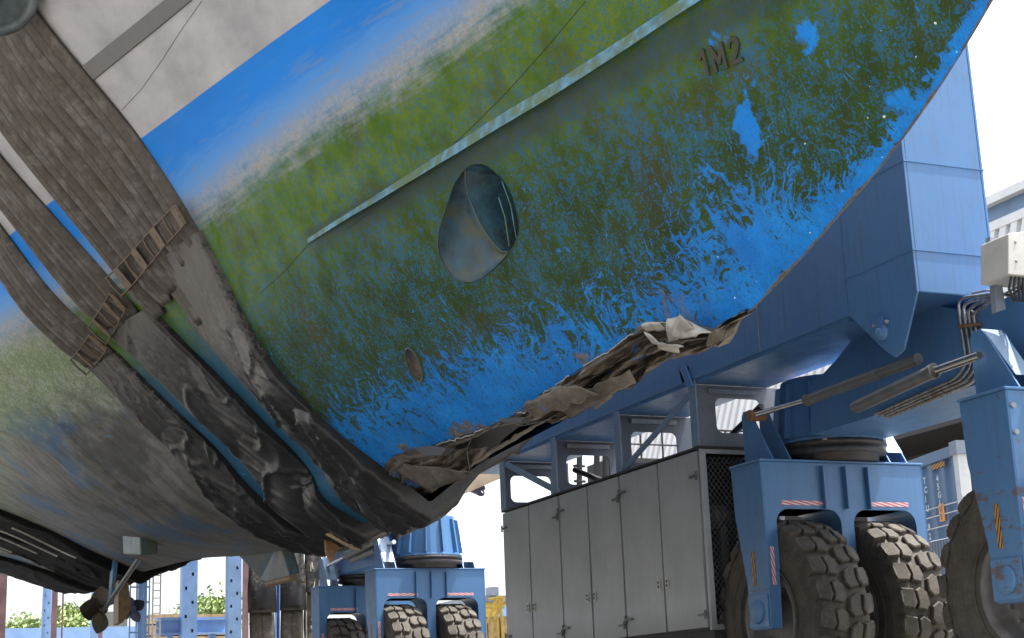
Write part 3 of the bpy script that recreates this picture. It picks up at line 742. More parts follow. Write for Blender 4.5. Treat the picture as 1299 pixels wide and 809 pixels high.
#pocket([(818,424),(826,415),(838,413),(847,422),(850,436),(842,446),(833,440)],3.27)
shade_slab([(524,568),(545,565),(566,568),(560,577),(540,578)],3.13)
shade_slab([(632,531),(665,529),(660,537),(636,535)],3.215)
for (ya,yb) in((5.9,6.15),(6.28,6.75),(6.9,7.2),(7.3,7.55),(8.0,8.6)):
    mb=MB(); mb.tube([HPn(y_,ej(y_)+.003*noise.noise(Vector((y_*20,0,0))),.012+.006*noise.noise(Vector((y_*13,4,0)))) for y_ in np.linspace(ya,yb,24)],.0035,5); mb.build('torn_lip','bright',boat)
# torn wires
for q in ([(660,516),(650,537),(612,544)],[(690,500),(676,508),(652,535)],[(600,552),(592,570),(596,596)],[(712,485),(714,500),(722,499),(722,486)],[(640,533),(662,540),(700,532)],[(648,524),(662,522),(690,512)]):
    mb=MB(); P=[onX(a,b,3.22) for a,b in q]; mb.tube(P,.0018,5); mb.build('torn_wire','torn',boat)
# stem strip
mb=MB(); P=[(XC,1.8+.1*i,keel(1.8+.1*i)-.004) for i in range(38)]; mb.tube(P,.003,6); mb.build('stem_bar','torn',boat)
# stabiliser fins
mb=MB(); F=[onY(177,677,15.2),onY(200,677,15.2),onY(200,703,15.2),onY(178,704,15.2)]; mb.prism(F,(-.02,.9,.10)); mb.build('stabiliser_fin','slime',boat,bevel=.015)
mb=MB(); a=onY(354,684,13.8); b=onY(368,731,13.8); xx=(a[0]+b[0])/2
c_=onX(336,739,b[0]); d_=onX(330,735,b[0]); e_=onX(292,694,a[0]-.1)
mb.prism([a,b,c_,d_,e_],(.10,0,.03)); mb.build('stabiliser_fin','slime',boat,bevel=.02)
mb=MB(); mb.tube([b+np.array((.03,0,-.01)),c_+np.array((.03,0,-.01))],.035,8); mb.build('fin_tip','scum',boat)
# propeller, shaft strut and rudder
YP=20.6
pc=onY(130,774,YP); hub=pc
ax=np.array((.10,-1,.05)); ax/=np.linalg.norm(ax)
e1=np.cross(ax,(0,0,1)); e1/=np.linalg.norm(e1); e2=np.cross(e1,ax)
def propeller(hub,angs,mat,rad=.33):
    prop=MB(); prop.tube([hub+ax*.10,hub+ax*.02,hub-ax*.10,hub-ax*.14],[.05,.06,.045,.01],14)
    for th0 in angs:
        th0=R(th0)
        def bl(u,v):
            r_=rad*(.13+.87*u); wd=rad*1.02*max(0.02,math.sin(math.pi*(.13+.865*u)))**.62
            s_=(v-.5)*wd; tw=R(48-22*u)
            dr=e1*math.cos(th0)+e2*math.sin(th0); tg=-e1*math.sin(th0)+e2*math.cos(th0)
            return hub+dr*(r_-.25*abs(v-.5)*wd*u)+tg*s_*math.cos(tw)+ax*(s_*math.sin(tw)+.04*u)
        prop.grid(bl,14,11)
    o=prop.build('propeller',mat,boat); s_=o.modifiers.new('thickness','SOLIDIFY'); s_.thickness=.02; return o
propeller(hub,(85,5,285),'bronze',.31)
mb=MB(); mb.tube([hub+ax*.1,hub+ax*1.7+np.array((0,0,.42))],.03,10); mb.build('propeller_shaft','cyl',boat)
hb_=hub+ax*.30+np.array((0,0,.03))
mb=MB(); mb.prism([hb_+np.array(q) for q in[(0,-.10,0),(0,.10,0),(.05,.16,.75),(.05,-.12,.75)]],(.05,0,0)); mb.build('shaft_strut','finp',boat,bevel=.01)
rd=onY(163,720,21.2)
mb=MB(); mb.prism([onY(150,735,21.4),onY(163,735,21.4),onY(166,772,21.4),onY(156,790,21.4),onY(150,790,21.4)],(.02,.55,0)); mb.build('rudder','scum',boat,bevel=.01)
pc2=onY(166,773,23.5)
propeller(pc2,(60,150,240,330),'anch',.22)

# ================= SLINGS =================
def spath(Y,a,off):
    # a>0 starboard (towards the viewer), a<0 port; rounded under the keel
    s=-1 if a>=0 else 1; t=abs(a)
    p=np.array(HP(Y,t,s)); n=np.array(HN(Y,max(t,.012)));
    if s>0: n=n*np.array((-1,1,1))
    wgt=max(0,1-t/.07)
    n=n*(1-wgt)+np.array((0,0,-1.))*wgt; n/=np.linalg.norm(n)
    if ej(Y)>.005 and t<ej(Y)+.02: pass
    return p+n*off
def tz(Y,z): return (z-keel(Y))/(5.6-keel(Y))
def belt(root,Yc0,Yc1,w0,w1,t0,t1,off,seed,name='belt',mat='belt',th=.012,roll=0.):
    nv=86
    def fn(u,v):
        ex=max(0,v-70/85)*85/15*4.5; v=min(1,v*85/70)
        t=t0+(t1-t0)*v; g=max(0,1-v*1.7)**1.3      # gathered towards the buckle
        Yc=Yc0+(Yc1-Yc0)*v; w_=(w0+(w1-w0)*v)*(1-.16*g)*.97
        x=u-.5; Y=Yc+x*w_
        g2=g*min(1,v/.06)
        o=off+(.014+.075*g2)*(.25-x*x)*2+(.020+roll*g2)*x+.006*nz((u*2,v*4,seed),1.,seed)
        o-= .028*g2*max(0,abs(x)-.38)/.12
        return spath(Y,t,o)+np.array((.10*ex,0,ex))
    mb=MB(); mb.grid(fn,15,nv,True); o=mb.build(name,mat,root)
    s_=o.modifiers.new('thickness','SOLIDIFY'); s_.thickness=th; s_.offset=0; return o
def sleeve(root,y0,y1,tt,tb,off,seed,amp=.035,name='sleeve',mat='sleeve',ywob=.03,nu=44,nv=210,jig=1.):
    def fn(u,v):
        a=tt+(tb-tt)*v; 
        Ya=y0(v) if callable(y0) else y0; Yb=y1(v) if callable(y1) else y1
        # outline: tucked edges
        uu=min(1,max(0,(u-.06)/.88)); Y=Ya+(Yb-Ya)*uu
        Y+= ywob*min(1,v*3)*nz((v*6,uu*.6,seed),1.,seed)
        edge=min(1,min(u,1-u)/.09)
        fo=jig*min(1,max(0.12,(v-.10)*3.0)); s_=abs(tt-tb)*v*11.
        ph=s_*1.0+.5*math.sin(uu*3+seed)+.9*nz((uu*1.3,s_*.6,seed),1.,seed)
        pil=abs(math.sin(ph*math.pi*.5))**.7           # pillows between tie lines
        g1=nz((uu*1.6,s_*1.1+uu*1.5,seed),1.,seed)
        cr_=max(0,1-abs(nz((uu*1.6+s_*.6,s_*1.7-uu*1.8,seed),1.,seed+4))*7)**1.2
        c2=max(0,1-abs(nz((uu*3+s_*1.4,s_*2.2+uu*2,seed),1.,seed+8))*6)
        bulge=.05*max(0,1-abs(a)/.10)
        h=off+bulge+amp*fo*(g1*.6+pil*1.15+cr_*.6+c2*.3-.6)+.002*nz((uu*14,v*60,0),1.,seed)
        return spath(Y,a,h*edge**.5+(.004 if edge>0 else -.01))
    mb=MB(); mb.grid(fn,nu,nv,True)
    o=mb.build(name,mat,root,normals=False)
    m2=MB(); m2.tube([np.array(fn(.955,j/119))+np.array((-.006,.004,-.002)) for j in range(120)],.0045,5); m2.build('piping','dark' if mat=='sleeveb' else 'strake',o)
    return o
def buckle(root,pts,w,nr,off=.05):
    # ladder shaped steel spreader across the belts; pts: (Y0,z0),(Y1,z1)
    (ya,za),(yb,zb)=pts; mb=MB()
    def P(f,dz,o=off): Y=ya+(yb-ya)*f; z=za+(zb-za)*f+dz; return spath(Y,tz(Y,z),o)
    for dz in(-w/2,w/2): mb.tube([P(i/8,dz) for i in range(9)],.0065,6)
    for i in range(nr):
        f=(i+.1)/(nr-.8); mb.tube([P(f,-w/2),P(f,0,off+.01),P(f,w/2)],.008,6)
        q=P(f,0,off+.004); 
    mb.tube([P(1.,-w*.5),P(1.0,w*.4)],.02,10)
    o=mb.build('buckle_frame','buckle',root)
    for i in range(1,nr,2):
        f=(i+.1)/(nr-.8); m2=MB(); a=P(f-.034,-w/2,off+.006);b=P(f+.034,-w/2,off+.006);c=P(f+.034,w/2,off+.006);d=P(f-.034,w/2,off+.006)
        m2.prism([a,b,c,d],np.array(HN(ya,.4))*.006); m2.build('buckle_plate','buckle',o)
    return o
SG='lifting slings under the boat'

# wide forward sling
slA=thing('lifting_sling','widest brown belt sling nearest the torn bow, ending in a scuffed black sleeve','sling',(XC,10.1,1.4),SG)
tA=tz(9.55,3.42); tA1=tz(10.9,3.36)
wA=[(9.70,9.64,.20,.19),(9.89,9.87,.20,.19),(10.08,10.11,.20,.20),(10.27,10.36,.20,.20),(10.46,10.62,.19,.20),(10.61,10.86,.09,.18)]
for i,(a,b,c,d) in enumerate(wA):
    belt(slA,b,a,d,c+.02,tA-.05-.008*i,1.0,.030+.010*(i%2),i*3.3,roll=.07)
buckle(slA,((11.02,3.345),(9.50,3.425)),.125,8,.095)
sleeve(slA,lambda v:9.53-.02*v,lambda v:10.18+.12*v,tz(9.6,3.30),-.25,.050,1.5,.060)
sleeve(slA,lambda v:10.16+.06*v,lambda v:10.50+.08*v,tz(10.3,2.98),-.25,.030,4.5,.035)
belt(slA,10.3,10.35,.30,.2,tz(10.3,2.9),tA+.0,.022,44.)
# middle sling
slB=thing('lifting_sling','narrow brown belt sling with crumpled black sleeve, between two other slings','sling',(XC,11.4,1.4),SG)
for i,(a,c) in enumerate([(11.17,.13),(11.31,.13),(11.45,.13),(11.57,.10)]):
    belt(slB,a+.03,a,c+.01,c,tz(a,3.15),1.,.03+.012*(i%2),20+i*2.1,roll=.06)
buckle(slB,((11.78,3.16),(11.12,3.27)),.12,5,.088)
sleeve(slB,lambda v:10.95+.0*v,lambda v:11.70-.10*v,tz(11.2,3.16),-.25,.050,7.5,.070,mat='sleevec')
# third sling
slC=thing('lifting_sling','narrow brown belt sling whose black sleeve borders the dirty grey bottom','sling',(XC,12.1,1.4),SG)
for i,(a,c) in enumerate([(12.02,.11),(12.14,.11),(12.26,.11),(12.37,.10)]):
    belt(slC,a-.04,a,c+.01,c,tz(a,3.02),1.,.03+.012*(i%2),40+i*2.1,roll=.05)
buckle(slC,((12.42,3.04),(11.84,3.13)),.115,4,.08)
sleeve(slC,lambda v:11.92-.05*v,lambda v:12.38+.02*v,tz(12.1,3.03),-.25,.040,12.5,.055,mat='sleevec')
# aft slings
slD=thing('lifting_sling','broad black sling sleeve passing under the stern right above the propeller','sling',(XC,22,1.9),SG)
sleeve(slD,lambda v:20.3+.1*v,lambda v:21.9,tz(21,3.25),-.3,.06,31,.05,ywob=.05,mat='sleeveb')
sleeve(slD,lambda v:22.0,lambda v:23.5,tz(22.6,3.25),-.3,.06,35,.05,ywob=.05,mat='sleeveb')
belt(slD,21.9,21.9,2.6,2.6,tz(21.9,3.2),1.,.05,60.)
slE=thing('lifting_sling','rearmost black sling sleeve, at the lower left edge under the stern','sling',(XC,26,2.0),SG)
sleeve(slE,24.7,27.6,tz(26,3.3),-.3,.06,37,.05,ywob=.05,mat='sleeveb')
belt(slE,26.1,26.1,2.2,2.2,tz(26,3.3),1.,.05,64.)
for i,(Y,o_) in enumerate([(20.7,.12),(21.3,.13),(21.95,.12),(22.7,.13),(23.2,.12)]):
    mb=MB(); mb.tube([spath(Y+.1*math.sin(j*.5+i),.09+.012*j+.02*i,o_+.01) for j in range(10)],.012,5); mb.build('sleeve_edge','fabric_w',slD)
# torn canvas pennants hanging under the keel
cp=thing('torn_canvas','tan canvas flap hanging in points from the bottom of the black sleeves','canvas',tuple(onY(445,690,11.4)))
P=[onY(a,b,11.3) for a,b in [(415,676),(440,672),(462,668),(466,690),(456,697),(440,690)]]
mb=MB(); mb.prism(P,(.01,.10,0)); mb.build('flap','sand',cp,bevel=.004)
P=[onY(a,b,11.6) for a,b in [(413,678),(430,682),(430,694),(421,713),(414,700)]]
mb=MB(); mb.prism(P,(.01,.08,0)); mb.build('flap','rust',cp,bevel=.004)
# sheave block at the top left corner
sh=thing('sling_block','round grey green sheave block lying over the wide brown sling','sheave block',tuple(spath(10.6,.93,.2)))
cc_=onY(-8,-6,10.35)-np.array(HN(10.4,.9))*0
cc_=onL(-8,-10,9.75); nn=-ray(-6,-8); nn/=np.linalg.norm(nn); nn=nn+np.array((0,0,-.3)); nn/=np.linalg.norm(nn)
mb=MB(); mb.lathe([(0,.05),(.20,.05),(.215,.035),(.225,.05),(.262,.05),(.275,.035),(.275,-.06),(.25,-.08),(0,-.08)],cc_,nn,48); mb.build('cheek_plate','fend',sh)
mb=MB(); mb.lathe([(0,.11),(.05,.11),(.06,.09),(.06,.05)],cc_,nn,24); mb.build('axle_cap','fend',sh)

# ================= BOAT HOIST =================
XW=7.343
ho=thing('boat_hoist','big blue boat hoist with square leg, grey cabinets and paired tyres','boat hoist',(8.2,15,0))
def tyre_mesh():
    rT=.85; w=.54; mb=MB()
    prof=[(.36,-.20),(.40,-.235),(.50,-.262),(.64,-.272),(.745,-.262),(.80,-.235),(.815,-.17),(.818,0),(.815,.17),(.80,.235),(.745,.262),(.64,.272),(.50,.262),(.40,.235),(.36,.20)]
    mb.lathe(prof,(0,0,0),(1,0,0),72)
    for r_ in (.68,.56,.45):
        for s_ in(-1,1):
            mb.lathe([(r_-.008,s_*.262),(r_,s_*.277),(r_+.008,s_*.262)],(0,0,0),(1,0,0),60)
    N=22
    def blk(poly,th,r0=.805,r1=.862):
        # poly in (x, arc) with rounded top
        c=np.mean(poly,axis=0); vs=[]
        for k_,(rr,sc) in enumerate(((r0,1.06),(r1-.010,1.0),(r1,.88))):
            for (x,a) in poly:
                x_=c[0]+(x-c[0])*sc; a_=c[1]+(a-c[1])*sc
                r_=rr-max(0,abs(x_)-.17)**2*4.5; t=th+a_/.85
                vs.append((x_,r_*math.cos(t),r_*math.sin(t)))
        n=len(poly); fs=[]
        for L in(0,1):
            for i in range(n): fs.append((L*n+i,L*n+(i+1)%n,(L+1)*n+(i+1)%n,(L+1)*n+i))
        fs.append(tuple(range(2*n,3*n))); mb.add(vs,fs,False)
    for k_ in range(N):
        th=2*math.pi*k_/N; p=.2135
        for s_ in(-1,1):
            o=0 if s_<0 else math.pi/N
            # shoulder lug
            blk([(s_*.258,-.085),(s_*.278,-.01),(s_*.264,.085),(s_*.17,.108),(s_*.135,.055),(s_*.155,-.062)],th+o,.79,.866)
            # inner lug, angled
            blk([(s_*.130,-.05),(s_*.120,.055),(s_*.135,.105),(s_*.05,.125),(s_*.006,.075),(s_*.018,-.03),(s_*.085,-.075)],th+o,.80,.864)
        blk([(s_*.0+.028,-.01),(.02,.045),(-.02,.055),(-.035,.0),(-.02,-.035)],th+math.pi/N*.5,.80,.842) if False else None
    # shoulder side ribs
    for k_ in range(N):
        for s_ in(-1,1):
            th=2*math.pi*k_/N+(0 if s_<0 else math.pi/N); vs=[]
            for (r_,x) in((.83,.268),(.74,.278),(.74,.255),(.83,.24)):
                for a in(-.05,.05): t=th+a/.85*(.85 if r_<.8 else 1); vs.append((s_*x,r_*math.cos(t),r_*math.sin(t)))
            mb.add(vs,[(0,1,3,2),(2,3,5,4),(0,2,4,6),(1,3,5,7),(0,1,7,6)])
    return mb
def rim_mesh():
    mb=MB(); mb.lathe([(.405,-.235),(.395,-.252),(.37,-.245),(.345,-.20),(.335,-.10),(.20,-.12),(.17,-.17),(.0,-.17)],(0,0,0),(1,0,0),48)
    mb.lathe([(.405,.235),(.395,.252),(.37,.245),(.345,.20),(.335,.10),(.20,.12),(.17,.17),(.0,.17)],(0,0,0),(1,0,0),48)
    for k_ in range(12):
        t=2*math.pi*k_/12; 
        for s_ in(-1,1): mb.lathe([(0,.028),(.018,.028),(.018,0)],(s_*.12,.255*math.cos(t),.255*math.sin(t)),(s_,0,0),6,False)
    return mb
def orient(mb,c,phase):
    ca,sa=math.cos(phase),math.sin(phase)
    mb.v=[(x+c[0],y*ca-z*sa+c[1],y*sa+z*ca+c[2]) for x,y,z in mb.v]; return mb
SRC={}
def bogie(yf,ph,web=True,x0=XW):
    D=.50; zt=2.25
    mb=MB()
    # transverse box with an inset centre panel
    mb.box(x0+.014,x0+1.726,yf+.012,yf+D,1.83,zt)
    # front plate with two rounded arches
    def arch(xa,xb,zb,zt_,r=.13):
        o=[(xa,yf,zb)]
        for a in range(0,91,15): o.append((xa+r-r*math.cos(R(a)),yf,zt_-r+r*math.sin(R(a))))
        for a in range(90,-1,-15): o.append((xb-r+r*math.cos(R(a)),yf,zt_-r+r*math.sin(R(a))))
        o.append((xb,yf,zb)); return o
    a1=arch(x0+.125,x0+.80,1.30,1.83); a2=arch(x0+.94,x0+1.615,1.30,1.83)
    # outline: continuous plate, arches open downwards
    out=[(x0+.012,yf,zt),(x0+.012,yf,1.30)]+a1+[(x0+.80,yf,1.15),(x0+.94,yf,1.15)]+a2+[(x0+1.728,yf,1.30),(x0+1.728,yf,zt)]
    mb.prism(out,(0,.02,0))
    # curved arch soffits
    for a in(a1,a2):
        vs=[];fs=[]
        for p in a: vs+= [p,(p[0],p[1]+D,p[2])]
        for i in range(len(a)-1): fs.append((2*i,2*i+1,2*i+3,2*i+2))
        mb.add(vs,fs)
    # outboard arms in side profile
    prof=[(yf,zt),(yf+D,zt),(yf+D-.02,1.80),(yf+.36,1.22),(yf+.33,.80),(yf+.02,.80),(yf,1.22)]
    for xa,xb in((x0,x0+.012),(x0+.105,x0+.117),(x0+1.623,x0+1.635),(x0+1.728,x0+1.74)):
        mb.prism([(xa,y,z) for y,z in prof],(xb-xa,0,0))
    for xa in(x0+.012,x0+1.635):
        mb.prism([(xa,yf+.001,1.30),(xa+.093,yf+.001,1.30),(xa+.093,yf+.021,.80),(xa,yf+.021,.80)],(0,.012,0))
    mb.box(x0+.81,x0+.93,yf+.18,yf+.42,.75,1.83)
    # recessed stiffeners in the middle of the box
    for xx in(.62,.86,1.10): mb.box(x0+xx,x0+xx+.014,yf-.05,yf-.001,1.835,zt-.03)
    # top plate
    mb.box(x0-.012,x0+1.752,yf-.012,yf+D+.01,zt+.001,zt+.022)
    fr=mb.build('steering_bogie','rig',ho,bevel=.008)
    # ring
    cx,cy=x0+.94,yf+.28
    m=MB(); m.lathe([(.0,.0),(.44,.0),(.44,.05),(.50,.055),(.51,.06),(.51,.11),(.485,.115),(.485,.13),(.52,.135),(.52,.165),(.49,.17),(.0,.17)],(cx,cy,zt+.03),(0,0,1),56)
    for k_ in range(32): m.lathe([(0,.02),(.013,.02),(.013,0)],(cx+.505*math.cos(k_*math.pi/16),cy+.505*math.sin(k_*math.pi/16),zt+.03+.165),(0,0,1),6,False)
    m.build('slewing_ring','ringm',fr)
    # tyres and rims
    for i,xx in enumerate((x0+.375,x0+1.215)):
        c=(xx+.02,yf+.27,.895)
        t=orient(tyre_mesh(),c,ph+i*.09); to=t.build('tyre','tyre',fr,bevel=0)
        orient(rim_mesh(),c,ph).build('rim','rim',fr)
    # hub plate on the arm
    for sx,xa in((-1,x0-.001),(1,x0+1.741)):
        m=MB(); m.prism([(xa,yf+.03,1.10),(xa,yf+.34,1.10),(xa,yf+.34,.815),(xa,yf+.03,.815)],(sx*.014,0,0)); m.lathe([(0,.022),(.085,.022),(.10,.016),(.10,0)],(xa+sx*.014,yf+.19,.95),(sx,0,0),28); m.build('axle_plate','rig',fr,bevel=.004)
    # warning tapes
    def tape(a,b,c,d,nm,mat):
        m=MB(); m.quad(a,b,c,d); m.build(nm,mat,fr,normals=False)
    e=yf-.003
    tape((x0+.19,e,1.865),(x0+.19,e,1.905),(x0+.66,e,1.905),(x0+.66,e,1.865),'warning_tape','redw')
    tape((x0+1.11,e,1.865),(x0+1.11,e,1.905),(x0+1.55,e,1.905),(x0+1.55,e,1.865),'warning_tape','redw')
    tape((x0+.035,yf-.001,1.17),(x0+.075,yf-.001,1.17),(x0+.075,yf-.001,1.50),(x0+.035,yf-.001,1.50),'warning_tape','redw')
    tape((x0-.003,yf+.20,1.17),(x0-.003,yf+.25,1.17),(x0-.003,yf+.25,1.48),(x0-.003,yf+.20,1.48),'warning_tape','yelb')
    # cylinder brackets: tapered twin plates standing on the top
    for bi,xc in enumerate((x0+.14,x0+1.40)):
        z0=zt+.023
        def yx(z): return yf+.02+.30*(z-z0)/.50
        for q in(0,.185):
            m=MB(); m.prism([(xc+q,yf+.01,z0),(xc+q,yf+.47,z0),(xc+q,yf+.47,z0+.46),(xc+q,yf+.44,z0+.50),(xc+q,yf+.34,z0+.50),(xc+q,yf+.30,z0+.45)],(.016,0,0))
            m.build('cylinder_bracket','rig',fr,bevel=.003)
        if web or bi:
            m=MB(); m.prism([(xc+.017,yf+.05,z0+.10),(xc+.184,yf+.05,z0+.10),(xc+.184,yf+.30,z0+.45),(xc+.017,yf+.30,z0+.45)],(0,.014,.006)); m.prism([(xc+.017,yf+.30,z0+.451),(xc+.184,yf+.30,z0+.451),(xc+.184,yf+.34,z0+.50),(xc+.017,yf+.34,z0+.50)],(0,.012,0)); m.build('bracket_web','rigl',fr)  # webs take a lightened hoist blue, sun on their slope painted in
    # pin
    return fr,(cx,cy)
def cone(cx,cy,ztop=3.05,parent=None):
    m=MB(); m.lathe([(0,ztop-.001),(.40,ztop),(.405,ztop-.03),(.475,2.48),(.52,2.475),(.52,2.452),(0,2.452)],(cx,cy,0),(0,0,1),24,False)
    for k_ in range(12):
        t=2*math.pi*k_/12+.1; c,s_=math.cos(t),math.sin(t)
        p=[(cx+c*r_,cy+s_*r_,z) for r_,z in((.40,ztop-.04),(.455,ztop-.06),(.53,2.50),(.46,2.50))]
        m.prism(p,(-s_*.014,c*.014,0))
    return m.build('ribbed_pedestal','rig',parent,bevel=.003)
b0,c0=bogie(8.34,.1); b1,c1=bogie(11.55,.33,False); b2,c2=bogie(21.9,.2,x0=7.16); b3,c3=bogie(25.0,.0,x0=7.20)
# pedestals above the rings
cone(c1[0],c1[1],3.06,b1); cone(c0[0],c0[1],3.06,b0); cone(c2[0],c2[1],3.06,b2); cone(c3[0],c3[1],3.06,b3)
# hub arms bolts on near bogie side
for (px,py) in((1284,514),(1288,548)):
    p=onY(px,py,8.335); mb=MB(); mb.lathe([(0,.02),(.022,.02),(.022,0)],p,(0,-1,0),6,False); mb.build('bolt_head','grey',b0)
# balance beams (side profile in Y,Z)
def bbeam(prof,x0=7.80,x1=8.62,name='balance_beam'):
    mb=MB(); mb.prism([(x0,y,z) for y,z in prof],(.016,0,0)); mb.prism([(x1-.016,y,z) for y,z in prof],(.016,0,0))
    n=len(prof)
    for i in range(n):
        a=prof[i];b=prof[(i+1)%n]
        # flange plates inset between the webs
        d=np.array((b[0]-a[0],b[1]-a[1])); L=np.hypot(*d); nn=np.array((-d[1],d[0]))/L*.0
        mb.add([(x0+.017,a[0],a[1]),(x1-.017,a[0],a[1]),(x1-.017,b[0],b[1]),(x0+.017,b[0],b[1])],[(0,1,2,3)])
    return mb.build(name,'rig',ho)
def pj(px,py,X=7.80): p=onX(px,py,X); return (p[1],p[2])
zb=pj(1028,550)[1]
prof=[(pj(1028,550)[0],2.47),(pj(1028,484)[0],pj(1028,484)[1]),pj(1043,475),pj(1060,457),(10.5,3.25),(9.9,3.25),pj(1172,384),pj(1232,397),(8.75,3.04),(8.35,3.12),(7.6,3.14),(7.6,2.47)]
bbeam(prof)
bbeam(x0=7.62,x1=8.44,prof=[(22.62,2.47),(22.5,2.75),(22.75,3.12),(25.9,3.12),(26.1,2.47)])
m=MB(); m.box(7.5,8.3,22.0,26.0,3.065,3.20); m.build('rear_cap_plate','dark',ho)
# main sill beam and leg
mb=MB(); mb.box(XW,XW+.86,10.06,18.55,3.20,4.45); sill=mb.build('sill_beam','rig',ho,bevel=.012)
mb=MB(); mb.box(XW+.02,XW+.84,10.1,18.45,3.165,3.199); mb.build('bottom_flange','rig',sill)
for y_ in(11.4,11.95,14.9,17.6):
    m=MB(); m.box(XW-.004,XW-.0005,y_,y_+.012,3.201,4.44); m.build('weld_line','grey' if y_<11.9 else 'rig',sill)
mb=MB()
lg=[(10.05,8.9),(10.05,3.20),(9.62,pj(1108,452,XW)[1]),(9.52,pj(1120,459,XW)[1]),(9.40,pj(1138,447,XW)[1]),(9.17,3.17),(9.17,8.9)]
mb.prism([(XW-.004,y,z) for y,z in lg],(.022,0,0)); mb.prism([(XW+.742,y,z) for y,z in lg],(.022,0,0))
mb.box(XW+.019,XW+.741,9.171,10.049,3.17,8.9)
leg=mb.build('tower_leg','rig',ho,bevel=.01)
for z_ in(3.50,4.22,5.7,7.2):
    m=MB(); m.box(XW-.008,XW+.77,9.163,10.05,z_,z_+.010); m.build('weld_line','rig',leg)
m=MB(); m.box(XW-.008,XW-.0045,9.98,10.0,3.22,8.8); m.build('weld_line','rig',leg)
# pivot pin plate
pp=onX(1120,422,XW-.006); m=MB(); m.lathe([(0,.05),(.035,.05),(.035,.03),(.06,.03),(.065,.0),(.065,-.05)],pp,(-1,0,0),26)
m.prism([pp+np.array(q) for q in[(-.02,-.035,.0),(-.02,.035,.0),(-.02,.05,.12),(-.02,-.05,.12)]],(-.012,0,0)); m.build('pivot_pin','rig',leg)
for dy in(-.075,.075):
    m=MB(); m.lathe([(0,.03),(.016,.03),(.016,0)],pp+np.array((0,dy,.07)),(-1,0,0),8); m.build('pin_bolt','grey',leg)
# under side lugs
lu=onX(868,470,XW); m=MB(); m.prism([lu+np.array(q) for q in[(0,-.10,.02),(0,.10,.02),(0,.05,-.12),(0,.0,-.15),(0,-.05,-.12)]],(.02,0,0)); m.prism([onX(a,b,XW-.03) for a,b in[(862,469),(867,461),(878,489),(872,492)]],(.02,0,0)); m.build('lifting_lug','rig',sill)
# bulkheads with rounded windows between sill beam and cabinet
def rr(x0,x1,z0,z1,y,r):
    o=[]
    for cx,cz,a0 in((x1-r,z1-r,0),(x0+r,z1-r,90),(x0+r,z0+r,180),(x1-r,z0+r,270)):
        for a in range(0,91,15): o.append((cx+r*math.cos(R(a0+a)),y,cz+r*math.sin(R(a0+a))))
    return o
for i,(y_,xe,wx0,wx1,wz0,wz1) in enumerate([(17.40,8.25,7.455,8.0,2.66,2.985),(15.86,8.25,7.50,8.05,2.66,3.0),(14.25,8.25,7.50,8.05,2.66,2.99),(12.64,8.42,7.585,8.10,2.70,3.04)]):
    m=MB(); m.prism([(XW+.04,y_,2.56),(xe,y_,2.56),(xe,y_,3.16),(XW+.04,y_,3.16)],(0,.014,0),[rr(wx0,wx1,wz0,wz1,y_,.07)])
    bk_=m.build('bulkhead_frame','bulk' if i<3 else 'bulkl',ho)
    m=MB(); m.box(XW+.002,XW+.018,y_-.05,y_+.08,2.56,3.198); m.box(XW+.0185,XW+.04,y_-.004,y_+.018,2.56,3.16); m.build('post_flange','brace',bk_,bevel=.003)
    m=MB(); m.box(XW+.16,XW+.70,y_-.035,y_-.002,3.075,3.125); m.build('stiffener_bar','grey',bk_,bevel=.006)
def flat(a,b,w,mat='brace',th=.02,X=XW+.02):
    A=onX(*a,X);B=onX(*b,X); d=B-A; d/=np.linalg.norm(d); n=np.cross(d,(1,0,0)); n*=w/2
    m=MB(); m.prism([A+n,B+n,B-n,A-n],(th,0,0)); return m.build('diagonal_brace',mat,ho,bevel=.003)
flat((640,588),(708,624),.075); flat((786,600),(881,493),.065)
# braces on the far side
for a,b in(((729,596),(775,614)),((920,560),(966,515))):
    A=onX(*a,8.1);B=onX(*b,8.1); m=MB(); m.tube([A,B],.035,8); m.build('diagonal_brace','dark',ho)
mb=MB(); mb.box(8.1,8.16,10.9,17.5,2.5,2.62); mb.build('far_rail','rig',ho)
# engine cabinet
cab=MB(); cy0,cy1,cz0,cz1=12.57,17.42,.845,2.535
cab.box(XW+.03,XW+.85,cy0+.75,cy1,cz0,cz1-.012)
cb=cab.build('engine_cabinet','door',ho)
m=MB(); m.box(XW-.012,XW+.9,cy0-.02,cy1+.02,cz1-.004,cz1+.018); m.build('cabinet_roof','dark',cb,bevel=.003)
m=MB()
for (x0_,x1_,z0_,z1_) in((XW,XW+.06,cz0,cz1-.006),(XW+.82,XW+.88,cz0,cz1-.006)): m.box(x0_,x1_,cy0,cy0+.04,z0_,z1_)
m.box(XW+.06,XW+.82,cy0,cy0+.04,cz1-.05,cz1-.006); m.box(XW+.06,XW+.82,cy0,cy0+.04,cz0,cz0+.05)
m.build('grille_frame','door',cb,bevel=.004)
mm=MB()
st_=.052
k_=-30
x0_,x1_,z0_,z1_=XW+.06,XW+.82,cz0+.05,cz1-.05
def clipline(c,s):
    P=[]
    for t in np.linspace(-3,3,241):
        x=x0_+c+t; z=z0_+s*t*1.25
        if x0_<=x<=x1_ and z0_<=z<=z1_: P.append((x,cy0+.02,z))
    return (P[0],P[-1]) if len(P)>2 else None
for i in range(-45,60):
    for s in(1,-1):
        q=clipline(i*st_ if s>0 else i*st_,s)
        if q: mm.tube([q[0],q[1]],.0026,4,False,False)
mm.build('wire_mesh','cyl',cb)
m=MB(); m.box(XW+.022,XW+.027,cy0+.05,cy1,cz0,cz1-.02); m.box(XW+.83,XW+.85,cy0+.05,cy0+.74,cz0,cz1-.02); m.box(XW+.05,XW+.82,cy0+.72,cy0+.745,cz0,cz1-.02); m.build('dark_interior','dark',cb)
